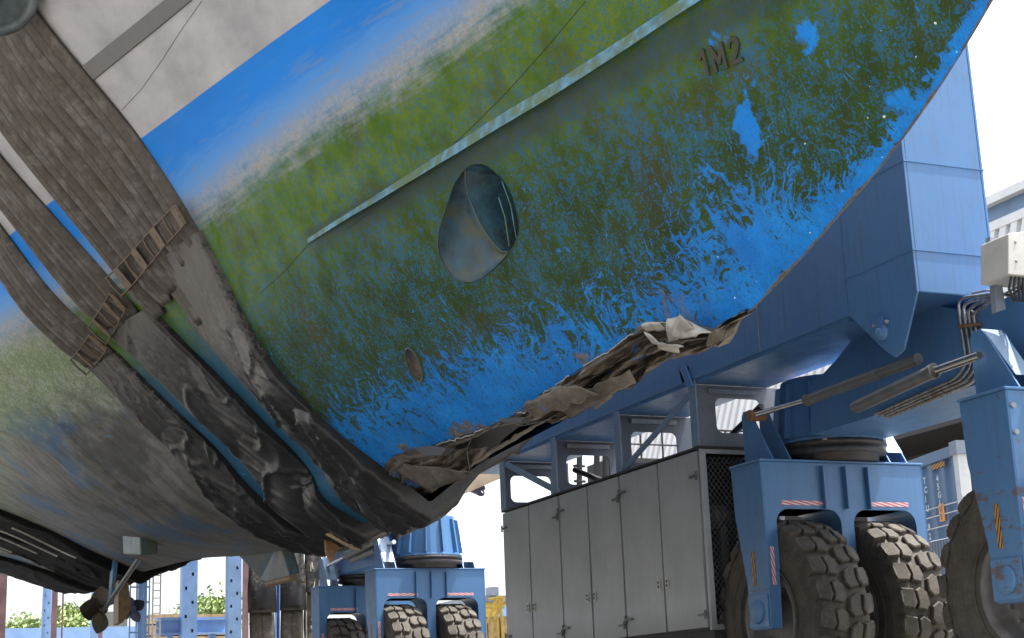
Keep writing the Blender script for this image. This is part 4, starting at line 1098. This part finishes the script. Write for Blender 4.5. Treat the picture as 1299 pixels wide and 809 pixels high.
m=MB(); m.tube([(XW+.45,cy0+.45,cz0),(XW+.45,cy0+.45,1.9),(XW+.30,cy0+.4,2.0)],.05,10); m.lathe([(0,.1),(.12,.1),(.12,-.1),(0,-.1)],(XW+.4,cy0+.45,1.95),(1,0,0),20); m.build('pump_unit','cyl',cb)
dy=[onX(a,b,XW)[1] for a,b in((886.5,600),(834.5,600),(786,620),(745.8,640),(709,640),(671.3,660),(638,660))]
for i in range(6):
    ya,yb=dy[i]+.016,dy[i+1]-.016
    m=MB(); 
    def pn(u,v):
        Y=ya+(yb-ya)*u; Z=cz0+.03+(cz1-cz0-.05)*v
        return (XW-.004-.006*nz((Y*1.3,Z*1.1,i),1.,i)-.003*math.sin(math.pi*u)*math.sin(math.pi*v),Y,Z)
    m.grid(pn,14,22); m.build
    ed=[(XW+.02,ya,cz0+.03),(XW+.02,yb,cz0+.03),(XW+.02,yb,cz1-.02),(XW+.02,ya,cz1-.02)]
    for (a,b) in(((ya,cz0+.03),(yb,cz0+.03)),((yb,cz0+.03),(yb,cz1-.02)),((yb,cz1-.02),(ya,cz1-.02)),((ya,cz1-.02),(ya,cz0+.03))):
        m.add([(XW-.004,*a),(XW-.004,*b),(XW+.028,*b),(XW+.028,*a)],[(0,1,2,3)])
    dr=m.build('cabinet_door','door',cb,normals=False)
    # latch plate near the meeting edge
    side=ya+.055 if i%2==0 and False else None
    yl= yb-.07 if i%2==0 else ya+.07
    m=MB(); m.box(XW-.022,XW-.011,yl-.022,yl+.022,1.28,1.38); m.build('latch','boxw',dr,bevel=.004)
    m=MB(); m.box(XW-.027,XW-.0225,yl-.010,yl+.010,1.30,1.325); m.box(XW-.027,XW-.0225,yl-.010,yl+.010,1.34,1.365); m.build('key_slot','dark',dr)
    yh= ya if i%2==0 else yb
    for zz_ in(.98,2.27):
        z_=zz_+(.05 if i%2 else 0); s_=1 if i%2==0 else -1
        m=MB(); m.box(XW-.03,XW-.012,min(yh,yh+s_*.13)-.01,max(yh,yh+s_*.13),z_,z_+.022); m.tube([(XW-.024,yh,z_-.03),(XW-.024,yh,z_+.05)],.012,8); m.build('hinge','cyl',dr)
m=MB(); m.box(XW+.035,XW+.8,cy0+.02,cy1-.1,.55,.844); m.build('skid_frame','dark',cb)
# steering cylinders
def cyl_(a,b,c,X0,X1,r1,r2,name='hydraulic_cylinder'):
    A=onX(*a,X0);C_=onX(*c,X1); B=onX(*b,X0+(X1-X0)*.5)
    return A,B,C_
A=onX(955,527,XW+.10); B=onX(1022,508,XW+.10); C_=onX(1165,455,XW+.12)
m=MB(); m.tube([B,B+(C_-B)*.02,C_],[.040,.046,.046],18); m.tube([B-(B-C_)*.01,B+(C_-B)*.045],.052,18); cyl1=m.build('hydraulic_cylinder','cyl',ho)
m=MB(); m.tube([A,B],.025,14); m.build('rod','chrome',cyl1)
m=MB(); m.tube([A+np.array((-.04,0,0)),A+np.array((.12,0,0))],.05,14); m.build('rod_eye','rust',cyl1)
A=onX(1243,450,XW+.02); B=onX(1186,470,XW+.03); C_=onX(1084,517,XW+.05)
m=MB(); m.tube([C_,C_+(B-C_)*.03,B],[.045,.052,.052],18); m.tube([B-(B-C_)*.05,B],.058,18); cyl2=m.build('hydraulic_cylinder','cyl',ho)
m=MB(); m.tube([A,B],.034,14); m.build('rod','chrome',cyl2)
m=MB(); m.lathe([(0,.003),(.024,.003)],A,tuple(A-B),14); m.build('rod_socket','dark',cyl2)
# rear pair
for (a,b,c) in(((400,715),(425,712),(470,697)),((500,715),(470,700),(444,709))):
    pass
def rearcyl(y0,y1,z0,z1,x,r):
    P0=np.array((x,y0,z0));P1=np.array((x,y1,z1)); Pm=P0+(P1-P0)*.4
    m=MB(); m.tube([Pm,P1],r,14); o=m.build('hydraulic_cylinder','cyl',ho); m=MB(); m.tube([P0,Pm],r*.55,10); m.build('rod','chrome',o)
rearcyl(25.2,22.6,2.62,2.75,XW+.06,.06); rearcyl(21.9,24.0,2.66,2.60,XW+.12,.06)
# hydraulic pipes along the balance beam
for i in range(4):
    off=i*.045
    px0=1215+i*6.5
    P=[onX(1262,372+i*2.5,7.77),onX(px0+8,377+i*5,7.77),onX(px0,384+i*5,7.77),onX(px0+8,440,7.77),onX(px0+11,462+i*2,7.77),onX(px0-2,480+i*2,7.77),onX(1110+i*6,526+i*1,7.77)]
    Q=[]
    for j in range(len(P)):
        if 0<j<len(P)-1:
            a,b,c=P[j-1],P[j],P[j+1]; la=min(.05,np.linalg.norm(a-b)*.4); lc=min(.05,np.linalg.norm(c-b)*.4)
            s1=b+(a-b)/np.linalg.norm(a-b)*la; s2=b+(c-b)/np.linalg.norm(c-b)*lc
            for t in(0,.25,.5,.75,1): Q.append(s1*(1-t)**2+b*2*t*(1-t)+s2*t*t)
        else: Q.append(P[j])
    m=MB(); m.tube(Q,.0125,8); m.build('hydraulic_pipe','pipe',ho)
m=MB(); m.prism([onX(a,b,7.75) for a,b in((1216,412),(1241,409),(1241,413),(1216,416))],(.04,0,0)); m.build('pipe_clamp','rust',ho)
for i in range(3):
    m=MB(); m.tube([onX(1228+i*9,373+i*3,7.9),onX(1252+i*10,368+i*3,7.8),onX(1275+i*8,372+i*2,7.75),onX(1299,360+i*3,7.7)],.010,6); m.build('hose','pipe' if i!=1 else 'dark',ho)
# lug hole on the balance beam
lp=onX(1233,399,7.795); m=MB(); m.lathe([(.014,.012),(.034,.012),(.034,0),(.014,0)],lp,(-1,0,0),20,closed=True); m.lathe([(0,.004),(.014,.004)],lp,(-1,0,0),16); m.build('lug_eye','grey',ho)
# junction box on its bracket
m=MB(); m.prism([onY(a,b,8.55) for a,b in((1256,300),(1263,303),(1276,392),(1264,396))],(0,.05,0)); br=m.build('box_bracket','grey',ho)
m=MB(); m.prism([onY(a,b,8.3) for a,b in((1279,296),(1315,291),(1318,352),(1279,348))],(0,.3,0)); jb=m.build('junction_box','boxw',br,bevel=.008)
for a,b in((1288,307),(1289,331)):
    m=MB(); m.lathe([(0,.006),(.010,.006),(.010,0)],onY(a,b,8.3),(0,-1,0),10); m.build('screw','grey',jb)
m=MB()
for i in range(5): m.tube([onY(1283+i*5,350,8.35),onY(1280+i*6,366,8.3),onY(1286+i*4,382,8.4)],.010,6)
m.build('cable_gland','dark',jb)
# warning lamp-like white cover at far right, sloped bracket guard on near bogie

# ================= BACKGROUND =================
# slack slings hanging behind the stern
SH='slack slings hanging behind the hull'
def hang(px0,px1,Y,label,split,seed,white=False):
    a=onY(px0,690,Y);b=onY(px1,690,Y); x0,x1=a[0],b[0]; r_=thing('hanging_sling',label,'sling',((x0+x1)/2,Y,.2),SH)
    zt=6.5; zs=onY(px0,split,Y)[2]
    def fn(z0,z1,wd,oy):
        def g_(u,v):
            z=z0+(z1-z0)*v; return (x0+(x1-x0)*(.5+(u-.5)*wd)+.02*math.sin(z*1.3+seed),Y+oy+.05*nz((u*3,z*1.6,seed),1.,seed)+.03*math.sin(u*math.pi)*-1,z)
        return g_
    m=MB(); m.grid(fn(.3,zs,.93,0),8,20); o=m.build('belt','belt',r_); s_=o.modifiers.new('thickness','SOLIDIFY'); s_.thickness=.03
    m=MB(); m.grid(fn(zs-.02,zt,1.,-.02),8,50); o=m.build('sleeve','sleeve',r_); s_=o.modifiers.new('thickness','SOLIDIFY'); s_.thickness=.06
    if white:
        m=MB(); rnd=random.Random(3)
        for i in range(40):
            u=rnd.choice((.25,.3,.7,.75))+rnd.uniform(-.08,.08); z=rnd.uniform(1.6,3.5); x=x0+(x1-x0)*u; m=MB(); m.tube([(x,Y-.12,z),(x+rnd.uniform(-.02,.02),Y-.12,z+rnd.uniform(.05,.16))],.012,4); m.build('frayed_thread','fabric_w',r_)
        pass
        m=MB(); m.tube([(x0+.01,Y-.08,z) for z in np.linspace(1.4,3.6,12)],.012,5); m.build('edge_cord','fabric_w',r_)
hang(316,350,28.,'slack black sling hanging under the brown tipped fin, leftmost of three',776,1)
hang(354,384,28.1,'slack black sling hanging between the plain one on its left and the white flecked one',773,5)
hang(386,411,28.2,'slack black sling covered in white frayed threads, beside the rear tyres',750,9,True)

# perforated posts
PG='pale blue posts behind the stern'
def post(px0,px1,D,label,ph=0,holes=True,top=7.,mat='post',name='perforated_post',cat='post',holey=None,group=PG):
    a=onL(px0,780,D); b=onL(px1,780,D); a=np.array(a);b=np.array(b); b[1]=a[1]
    w_=b[0]-a[0]; x0=a[0];Y=a[1]
    if holes:
        hl=[]; z=.4+ph; s_=0
        while z<top-.3:
            hx=x0+w_*(.24 if s_%2 else .68); hw=w_*.075; hl.append([(hx-hw,Y,z),(hx+hw,Y,z),(hx+hw,Y,z+w_*.22),(hx-hw,Y,z+w_*.22)]); z+=w_*.92; s_+=1
        m=MB(); m.prism([(x0,Y,0),(x0+w_,Y,0),(x0+w_,Y,top),(x0,Y,top)],(0,.02,0),hl)
        m.prism([(x0,Y+.021,0),(x0+.02,Y+.021,0),(x0+.02,Y+.021,top),(x0,Y+.021,top)],(0,w_*.8,0)); m.prism([(x0+w_-.02,Y+.021,0),(x0+w_,Y+.021,0),(x0+w_,Y+.021,top),(x0+w_-.02,Y+.021,top)],(0,w_*.8,0))
        m.prism([(x0+.021,Y+w_*.8,0),(x0+w_-.021,Y+w_*.8,0),(x0+w_-.021,Y+w_*.8,top),(x0+.021,Y+w_*.8,top)],(0,.02,0))
    else:
        m=MB(); m.box(x0,x0+w_,Y,Y+w_*.8,0,top)
    o=m.build(name,mat); tag(o,label,cat,group); return o
post(54,65,31,'narrow pale blue post with square holes beside a maroon column, left of the bronze propeller',.1)
post(116,125,31,'narrow pale blue post half hidden behind the bronze propeller',.2,holes=False)
post(231,252,30,'wide pale blue post with square holes standing left of the leafy tree',.35)
post(289,308,29.5,'wide pale blue post with square holes, touching a brown column',.15)
post(350,356,29.5,'thin pale blue post seen between two slack black slings',.0)
post(-6,8,31,'pale mauve column at the left edge of the picture',0,False,mat='maroon',name='column',cat='column',group=None)
post(65.5,73,31.2,'thin maroon column beside the narrow perforated blue post',0,False,mat='maroon',name='column',cat='column',group=None)
post(125.5,131,31.2,'thin maroon column behind the bronze propeller',0,False,mat='maroon',name='column',cat='column',group=None)
post(308.5,316,29.9,'brown column between the perforated blue post and the slack slings',0,False,mat='maroon',name='column',cat='column',group=None)
m=MB(); a=onL(80,760,31.5); m.tube([(a[0],a[1],0),(a[0],a[1],6)],.02,6); tag(m.build('thin_pipe','maroon'),'very thin standing pipe right of the maroon column at lower left','pipe')
# gangway tower with ladder
gw=thing('ladder_tower','pale blue steel tower with railings and a ladder, behind the dark propeller','ladder tower',(onL(180,800,29.)[0],onL(180,800,29.)[1],0))
def PL(a,b,D): return onL(a,b,D)
x0=PL(164,760,29.)[0]; x1=PL(190,760,29.)[0]; Yg=PL(175,760,29.)[1]
m=MB(); m.box(PL(178,760,29)[0],PL(190,760,29)[0],Yg+.2,Yg+.4,0,6.); m.build('column','post',gw)
m=MB()
for z in np.arange(.4,3.3,.28): m.box(x0,x1,Yg-.02,Yg+.0,z,z+.03)
for x in(x0,x0+.12,x0+.26,x1): m.box(x-.012,x+.012,Yg-.05,Yg-.021,0,3.0)
m.build('railing','post',gw)
m=MB(); xl=PL(194,760,29)[0]
for dx in(0,.14): m.tube([(xl+dx,Yg-.1,0),(xl+dx,Yg-.1,4.)],.015,6)
for z in np.arange(.2,4,.14): m.tube([(xl,Yg-.1,z),(xl+.14,Yg-.1,z)],.010,5)
m.build('ladder','white',gw)
m=MB(); m.box(x0-.6,x0-.02,Yg+.1,Yg+.2,PL(150,795,29)[2],PL(150,776,29)[2]); m.build('sign_panel','white',gw)
# horizontal girder
ga=PL(198,785,30); gb=PL(303,783,29.6)
m=MB(); zt=ga[2]; xr=gb[0]; m.box(ga[0],xr,ga[1]-.1,ga[1]+.1,zt-.04,zt+.02); m.box(ga[0],xr,ga[1]-.02,ga[1]+.02,zt-.27,zt-.041); m.box(ga[0],xr,ga[1]-.1,ga[1]+.1,zt-.31,zt-.271)
g_=m.build('steel_girder','post'); tag(g_,'pale blue horizontal steel girder between the ladder tower and the slack slings','girder')
for f in(.15,.45,.75):
    m=MB(); x=ga[0]+(xr-ga[0])*f; m.box(x,x+.12,ga[1]-.06,ga[1]+.06,0,zt-.312); m.build('girder_leg','post',g_)
# low wall
wa=PL(0,797,33); wb=PL(185,797,33)
m=MB(); m.box(wa[0]-2,wb[0],wa[1],wa[1]+.3,0,wa[2]); tag(m.build('low_wall','post'),'low pale blue steel wall along the lower left edge','wall')
# timber stack beyond
for i,(a,b,D) in enumerate(((205,232,34),(256,288,34))):
    A=PL(a,779,D);B=PL(b,779,D); m=MB(); mb=m
    for r_ in range(8): m.box(A[0]-.3,B[0]+.3,A[1],A[1]+.8,A[2]-.24*(r_+1)+.03,A[2]-.24*r_)
    o=m.build('timber_stack','sand'); tag(o,'stack of weathered boards seen through the girder beside the ladder tower' if i==0 else 'stack of weathered boards under the leafy tree, left of the holed post and brown column','timber stack')
# trees
def tree(px,top,D,spread,label,seed):
    rnd=random.Random(seed); base=PL(px,800,D); bx,by=base[0],base[1]; zt=PL(px,top,D)[2]
    t=thing('tree',label,'tree',(bx,by,0),'trees behind the shipyard posts')
    m=MB(); m.tube([(bx,by,0),(bx+.1,by,zt*.5),(bx,by,zt*.9)],[.16,.11,.04],8)
    for i in range(9):
        a=rnd.uniform(0,6.28); z=zt*rnd.uniform(.45,.8); m.tube([(bx,by,z),(bx+math.cos(a)*spread*.5,by+math.sin(a)*spread*.5,z+spread*.35)],[.05,.015],5)
    m.build('trunk','bark',t)
    m=MB(); cl=[(bx+rnd.gauss(0,spread*.42),by+rnd.gauss(0,spread*.35),zt-abs(rnd.gauss(0,spread*.42))-.1) for _ in range(20)]
    for c in cl:
        for _ in range(60):
            p=Vector(c)+Vector((rnd.gauss(0,.22),rnd.gauss(0,.22),rnd.gauss(0,.15))); d=Vector((rnd.gauss(0,1),rnd.gauss(0,1),rnd.gauss(0,1))).normalized(); e=d.orthogonal().normalized(); s_=rnd.uniform(.05,.10)
            f=d.cross(e); m.add([p-e*s_,p+f*s_*.5,p+e*s_,p-f*s_*.5],[(0,1,2,3)])
    m.build('crown','leaf',t)
tree(270,758,40,.9,'leafy bright green tree between the two wide perforated posts',1)
tree(32,789,42,.5,'low leafy green tree left of the narrow perforated post',2)
tree(95,788,42,.6,'low leafy green tree between the maroon column and the bronze propeller',3)
tree(86,774,44,.35,'small leafy sapling top just right of the maroon column',4)
# white ship beyond with an anchor
ws=thing('white_ship','cream ship bow with a small dark anchor, far behind under the torn keel','ship',(onL(590,700,46)[0],onL(590,700,46)[1],0))
def shp(u,v):
    lo=onL(440+u*320,684-u*138,44-6*u); up=onL(440+u*320,520-u*140,37-6*u); q=lo*(1-v)+up*v
    return q
MT['creamship']=mat_simple('shaded_cream_ship',(.62,.52,.42),.4,0,.08,1)  # cream is the shade under the flared bow, put into the colour
m=MB(); m.grid(shp,20,10); so_=m.build('bow_plating','creamship',ws,normals=False)
s_=so_.modifiers.new('thickness','SOLIDIFY'); s_.thickness=.3; s_.offset=0
an=MB(); 
def A3(a,b): return onL(a,b,41)
an.prism([A3(595,622),A3(612,615),A3(616,619),A3(609,622),A3(614,627),A3(609,628)],(.1,.25,0))
an.tube([A3(611+3.5*math.cos(t),618.5+3.5*math.sin(t)) for t in np.linspace(-3.4,1.2,9)],.025,6)
an.tube([A3(610+4*math.cos(t),625+3.5*math.sin(t)) for t in np.linspace(-1.2,3.2,9)],.025,6)
an.build('anchor','anch',ws)
# big shed with leaning corrugated cladding
sd=thing('corrugated_shed','huge white corrugated shed with a dark blue band, right behind the boat hoist','shed',(27,40,0))
al=R(17); sx,sz=math.sin(al),math.cos(al)
y0,y1=8.,52.; zb=6.8; L=4.9
N_=int((y1-y0)/.42)
m=MB(); vs=[];fs=[]
ybs=[]
for i in range(N_):
    y=y0+i*.42
    for dy,o in((0,0),(.15,0),(.17,.12),(.40,.12),(.42,0)): ybs.append((y+dy,o))
for (y,o) in ybs:
    for h in(0,L): vs.append((25+h*sx-o,y,zb+h*sz))
for i in range(len(ybs)-1): fs.append((2*i,2*i+1,2*i+3,2*i+2))
m.add(vs,fs); m.build('corrugated_cladding','wall',sd,normals=False)
def lean(h,o=0.): return (25+h*sx-o,zb+h*sz)
def band(h0,h1,o,d,mat,name):
    a=lean(h0,o);b=lean(h1,o); m=MB(); m.prism([(a[0],y0,a[1]),(b[0],y0,b[1]),(b[0]+d,y0,b[1]),(a[0]+d,y0,a[1])],(0,y1-y0,0)); return m.build(name,mat,sd)
band(L+.0,L+.28,.14,.4,'wall','eave_trim'); band(L+.281,L+.80,.02,.4,'cont','blue_band'); band(L+.801,L+1.0,.25,.7,'wall','gutter')
m=MB(); a=lean(L+1.0); m.prism([(a[0]-.2,y0,a[1]),(a[0]+6,y0,a[1]+3.2),(a[0]+6,y1,a[1]+3.2),(a[0]-.2,y1,a[1])],(0,0,.08)); m.build('roof','wall',sd)
m=MB(); m.box(27.2,27.6,y0,y1,0,6.7); m.build('back_wall','dark',sd)
m=MB(); m.box(24.9,27.3,y0,y1,6.55,6.79); m.build('soffit','dark',sd)
for y in range(10,52,6):
    m=MB(); m.box(25.1,25.5,y,y+.4,0,6.55); m.build('shed_column','grey',sd)
# stacks of dark gear on the platform seen through the frames
pf=thing('loading_gantry','dark steel gantry with pipework seen through the hoist frames','gantry',(16,34,0))
m=MB(); a=onL(795,612,32); b=onL(900,560,29); 
m.box(a[0]-.8,a[0]+3.4,a[1]-1,a[1]+.2,a[2]-.1,a[2]+.35); m.build('deck','dark',pf)
m=MB()
for i in range(8): x=a[0]-.6+i*.5; m.tube([(x,a[1]-.9,a[2]+.3),(x,a[1]-.9,a[2]+1.0)],.02,6)
m.tube([(a[0]-.8,a[1]-.9,a[2]+1.),(a[0]+3.2,a[1]-.9,a[2]+1.)],.025,6); m.tube([(a[0]-.8,a[1]-.9,a[2]+.65),(a[0]+3.2,a[1]-.9,a[2]+.65)],.02,6); m.build('railing','dark',pf)
m=MB()
for dx in(-.6,1.2,3.0): m.box(a[0]+dx,a[0]+dx+.2,a[1]-.6,a[1]-.4,0,a[2]-.1)
m.build('support_leg','dark',pf)
# tall ladder pieces seen through the second frame
ld=thing('pipe_ladder','dark hooped pipe ladder seen through the second hoist frame','ladder',(onL(752,600,30)[0],onL(752,600,30)[1],0))
for px in(735,757,768):
    P0=onL(px,640,30);P1=onL(px,562,30); m=MB(); m.tube([(P0[0],P0[1],0),P0,P1],.06,8); m.build('upright','dark',ld)
m=MB()
for z in np.arange(2.0,6.,.3): q=onL(735,600,30); m.tube([(q[0]-.12,q[1],z),(q[0]+.12,q[1],z)],.03,5)
m.build('rung','dark',ld)
# shipping container
cA=onZ(1216,562,2.9); cB=onZ(1150,586,2.9)
d=(cB-cA); d/=np.linalg.norm(d); bk_=np.cross(d,(0,0,1)); 
if bk_@np.array((cA[0],cA[1],0))<0: bk_=-bk_
ct=thing('shipping_container','blue grey corrugated shipping container with white lettering down its end, beside the big tyres','container',(cA[0],cA[1],0))
def CP(s,z,o=0.): return cA*np.array((1,1,0))+d*s+np.array((0,0,z))-bk_*o
m=MB(); fs=[];vs=[];S=[]
s=.12; 
while s<2.3:
    for ds,o in((0,0),(.10,0),(.15,-.035),(.25,-.035)): S.append((s+ds,o))
    s+=.30
for (q,o) in S:
    for z in(.15,2.78): vs.append(CP(q,z,o))
for i in range(len(S)-1): fs.append((2*i,2*i+1,2*i+3,2*i+2))
m.add(vs,fs); en=m.build('end_panel','cont',ct,normals=False)
def cbox(s0,s1,z0,z1,o0,o1,mat,name,par=ct):
    m=MB(); P=[CP(s0,z0,o0),CP(s1,z0,o0),CP(s1,z1,o0),CP(s0,z1,o0)]; m.prism(P,bk_*(o0-o1)); return m.build(name,mat,par)
cbox(0,.11,.0,2.9,.03,-.1,'contw','corner_post'); cbox(2.32,2.44,.0,2.9,.03,-.1,'cont','corner_post'); cbox(.111,2.319,2.78,2.9,.02,-.1,'cont','top_rail'); cbox(.111,2.319,.0,.14,.02,-.1,'cont','bottom_rail')
cbox(0,2.44,0,2.88,-.12,-6.,'cont','side_body')
cbox(-.03,.14,2.78,2.93,.05,-.12,'grey','corner_casting')
def tape2(s0,s1,z0,z1,mat,name,o=.012):
    m=MB(); m.quad(CP(s1,z0,o),CP(s1,z1,o),CP(s0,z1,o),CP(s0,z0,o)); return m.build(name,mat,ct,normals=False)
m=MB(); m.quad(CP(.36,2.70,.012),CP(.36,2.76,.012),CP(.70,2.76,.012),CP(.70,2.70,.012)); m.build('warning_tape','yelb',ct,normals=False)
def vtext(body,s,ztop,size,mat='contw',step=None,name='container_number'):
    step=step or size*1.12
    for i,ch in enumerate(body):
        if ch==' ': continue
        def fn(a,b,c,i=i): return CP(s-a,ztop-size*.8-i*step+b,.014+c)
        text_mesh(ch,size,.001,fn,name,mat,en,.02)
# place by the photo columns
def cs_(px,py):
    q=onPl(px,py); return float((q-cA)@d),float(q[2])
def onPl(px,py):
    r_=ray(px,py); t=((cA-CC)@bk_)/(r_@bk_); return CC+r_*t
s1,z1=cs_(1191,601); vtext('4561'.replace('6','G'),s1+.05,z1,.105,step=.095,name='size_code')
s2,z2=cs_(1175,604); vtext('TCIU 8254617',s2+.06,z2,.105,step=.108)
sa,za=cs_(1196,650); tape2(sa-.07,sa+.07,za-.10,za+.10,'orange','orange_label')
vtext('U5',sa+.045,za+.085,.09,'yelb' if False else 'cont',.09,'label_mark')
for (px,py) in((1198,641),(1198,652),(1198,667)):
    q,zq=cs_(px,py); cbox(.115,1.2,zq-.006,zq+.006,.012,.008,'contw','white_line')
# grey grating behind, cone, orange block
gr=thing('steel_grating','grey slatted steel grating leaning behind the big tyres','grating',tuple(onL(1205,800,15.5)))
m=MB(); 
A=onL(1180,688,15.5);B=onL(1236,676,15.2);C2=onL(1236,808,15.2);D2=onL(1180,818,15.5)
for i in range(16):
    f=i/15; P=A*(1-f)+B*f; Q=D2*(1-f)+C2*f; m.tube([P,Q+ (B-A)*.12],.012,4)
for i in range(6):
    f=i/5; P=A*(1-f)+D2*f; Q=B*(1-f)+C2*f; m.tube([P,Q],.01,4)
m.build('bars','grey',gr)
m=MB(); off=np.array((.15,.35,0)); m.prism([A+off,B+off,C2+off,D2+off],(0.02,.05,0)); m.build('backing_plate','cont',gr)
ob=thing('orange_barrier','small orange and yellow barrier block on the ground behind the big tyres','barrier',tuple(onL(1215,790,15.2)))
q=onL(1208,784,15.1); m=MB(); m.box(q[0]-.05,q[0]+.16,q[1],q[1]+.2,q[2]-.0,q[2]+.045); m.build('upper_slab','yel',ob,bevel=.006)
m=MB(); m.box(q[0]-.05,q[0]+.22,q[1]-.02,q[1]+.2,q[2]-.08,q[2]-.002); m.build('lower_slab','orange',ob,bevel=.006)
m=MB(); m.box(q[0]-.04,q[0]+.2,q[1],q[1]+.2,0,q[2]-.081); m.build('leg','dark',ob)
rw=thing('warning_cap','red and white dome cap on a thin stick in front of the container','marker cap',tuple(onL(1216,800,15)))
q=onL(1214,692,15.); m=MB(); m.lathe([(0,.035),(.05,.03),(.085,.0),(.085,-.02),(0,-.02)],q,(0,0,1),20); m.build('cap','contw',rw)
m=MB(); m.lathe([(.0,-.021),(.08,-.021),(.06,-.07),(0,-.07)],q,(0,0,1),20); m.build('base','redw',rw); m=MB(); m.tube([q-np.array((0,0,.07)),(q[0],q[1],0)],.012,6); m.build('stick','grey',rw)
# yellow access stair and building beyond the cabinet
ys=thing('yellow_stair','yellow framed access stair in front of crates, left of the grey cabinet','stair',(onL(625,800,34)[0],onL(625,800,34)[1],0))
m=MB()
for a,b in(((618,790),(632,756)),((626,790),(639,758)),((616,770),(640,770)),((633,756),(637,790)),((620,760),(640,757))): m.tube([onL(*a,34),onL(*b,34)],.035,6)
m.build('frame','yel',ys)
m=MB()
for px in(616,624,631,637): p=onL(px,786,34); m.tube([(p[0],p[1],0),p],.03,6)
m.build('leg','yel',ys)
p=onL(613,782,36); m=MB()
for i in range(5):
    m.box(p[0]-.2+i*.32,p[0]+.08+i*.32,p[1],p[1]+.5,0,p[2]-.02*(i%2))
tag(m.build('timber_stack','sand'),'stack of upright tan boards beneath the yellow stair','timber stack')
of=thing('low_building','distant low building with a yellow band and grey roof box, left of the cabinet','building',(onL(625,800,60)[0],onL(625,800,60)[1],0))
q=onL(600,756,60); e=onL(650,756,60); m=MB(); m.box(q[0],e[0],q[1],q[1]+4,0,q[2]-.8); m.build('wall','cont',of)
m=MB(); m.box(q[0],e[0],q[1]-.1,q[1]+4,q[2]-.799,q[2]-.25); m.build('yellow_band','yel',of); m=MB(); m.box(q[0],e[0],q[1]-.2,q[1]+4,q[2]-.249,q[2]); m.build('roof_edge','grey',of)
h=onL(622,747,60); m=MB(); m.box(h[0],h[0]+.35,h[1],h[1]+.5,q[2],q[2]+.32); m.build('roof_box','grey',of)
h=onL(636,768,58); m=MB(); m.box(h[0],h[0]+.6,h[1],h[1]+.3,h[2]-.4,h[2]); m.build('blue_panel','post',of)
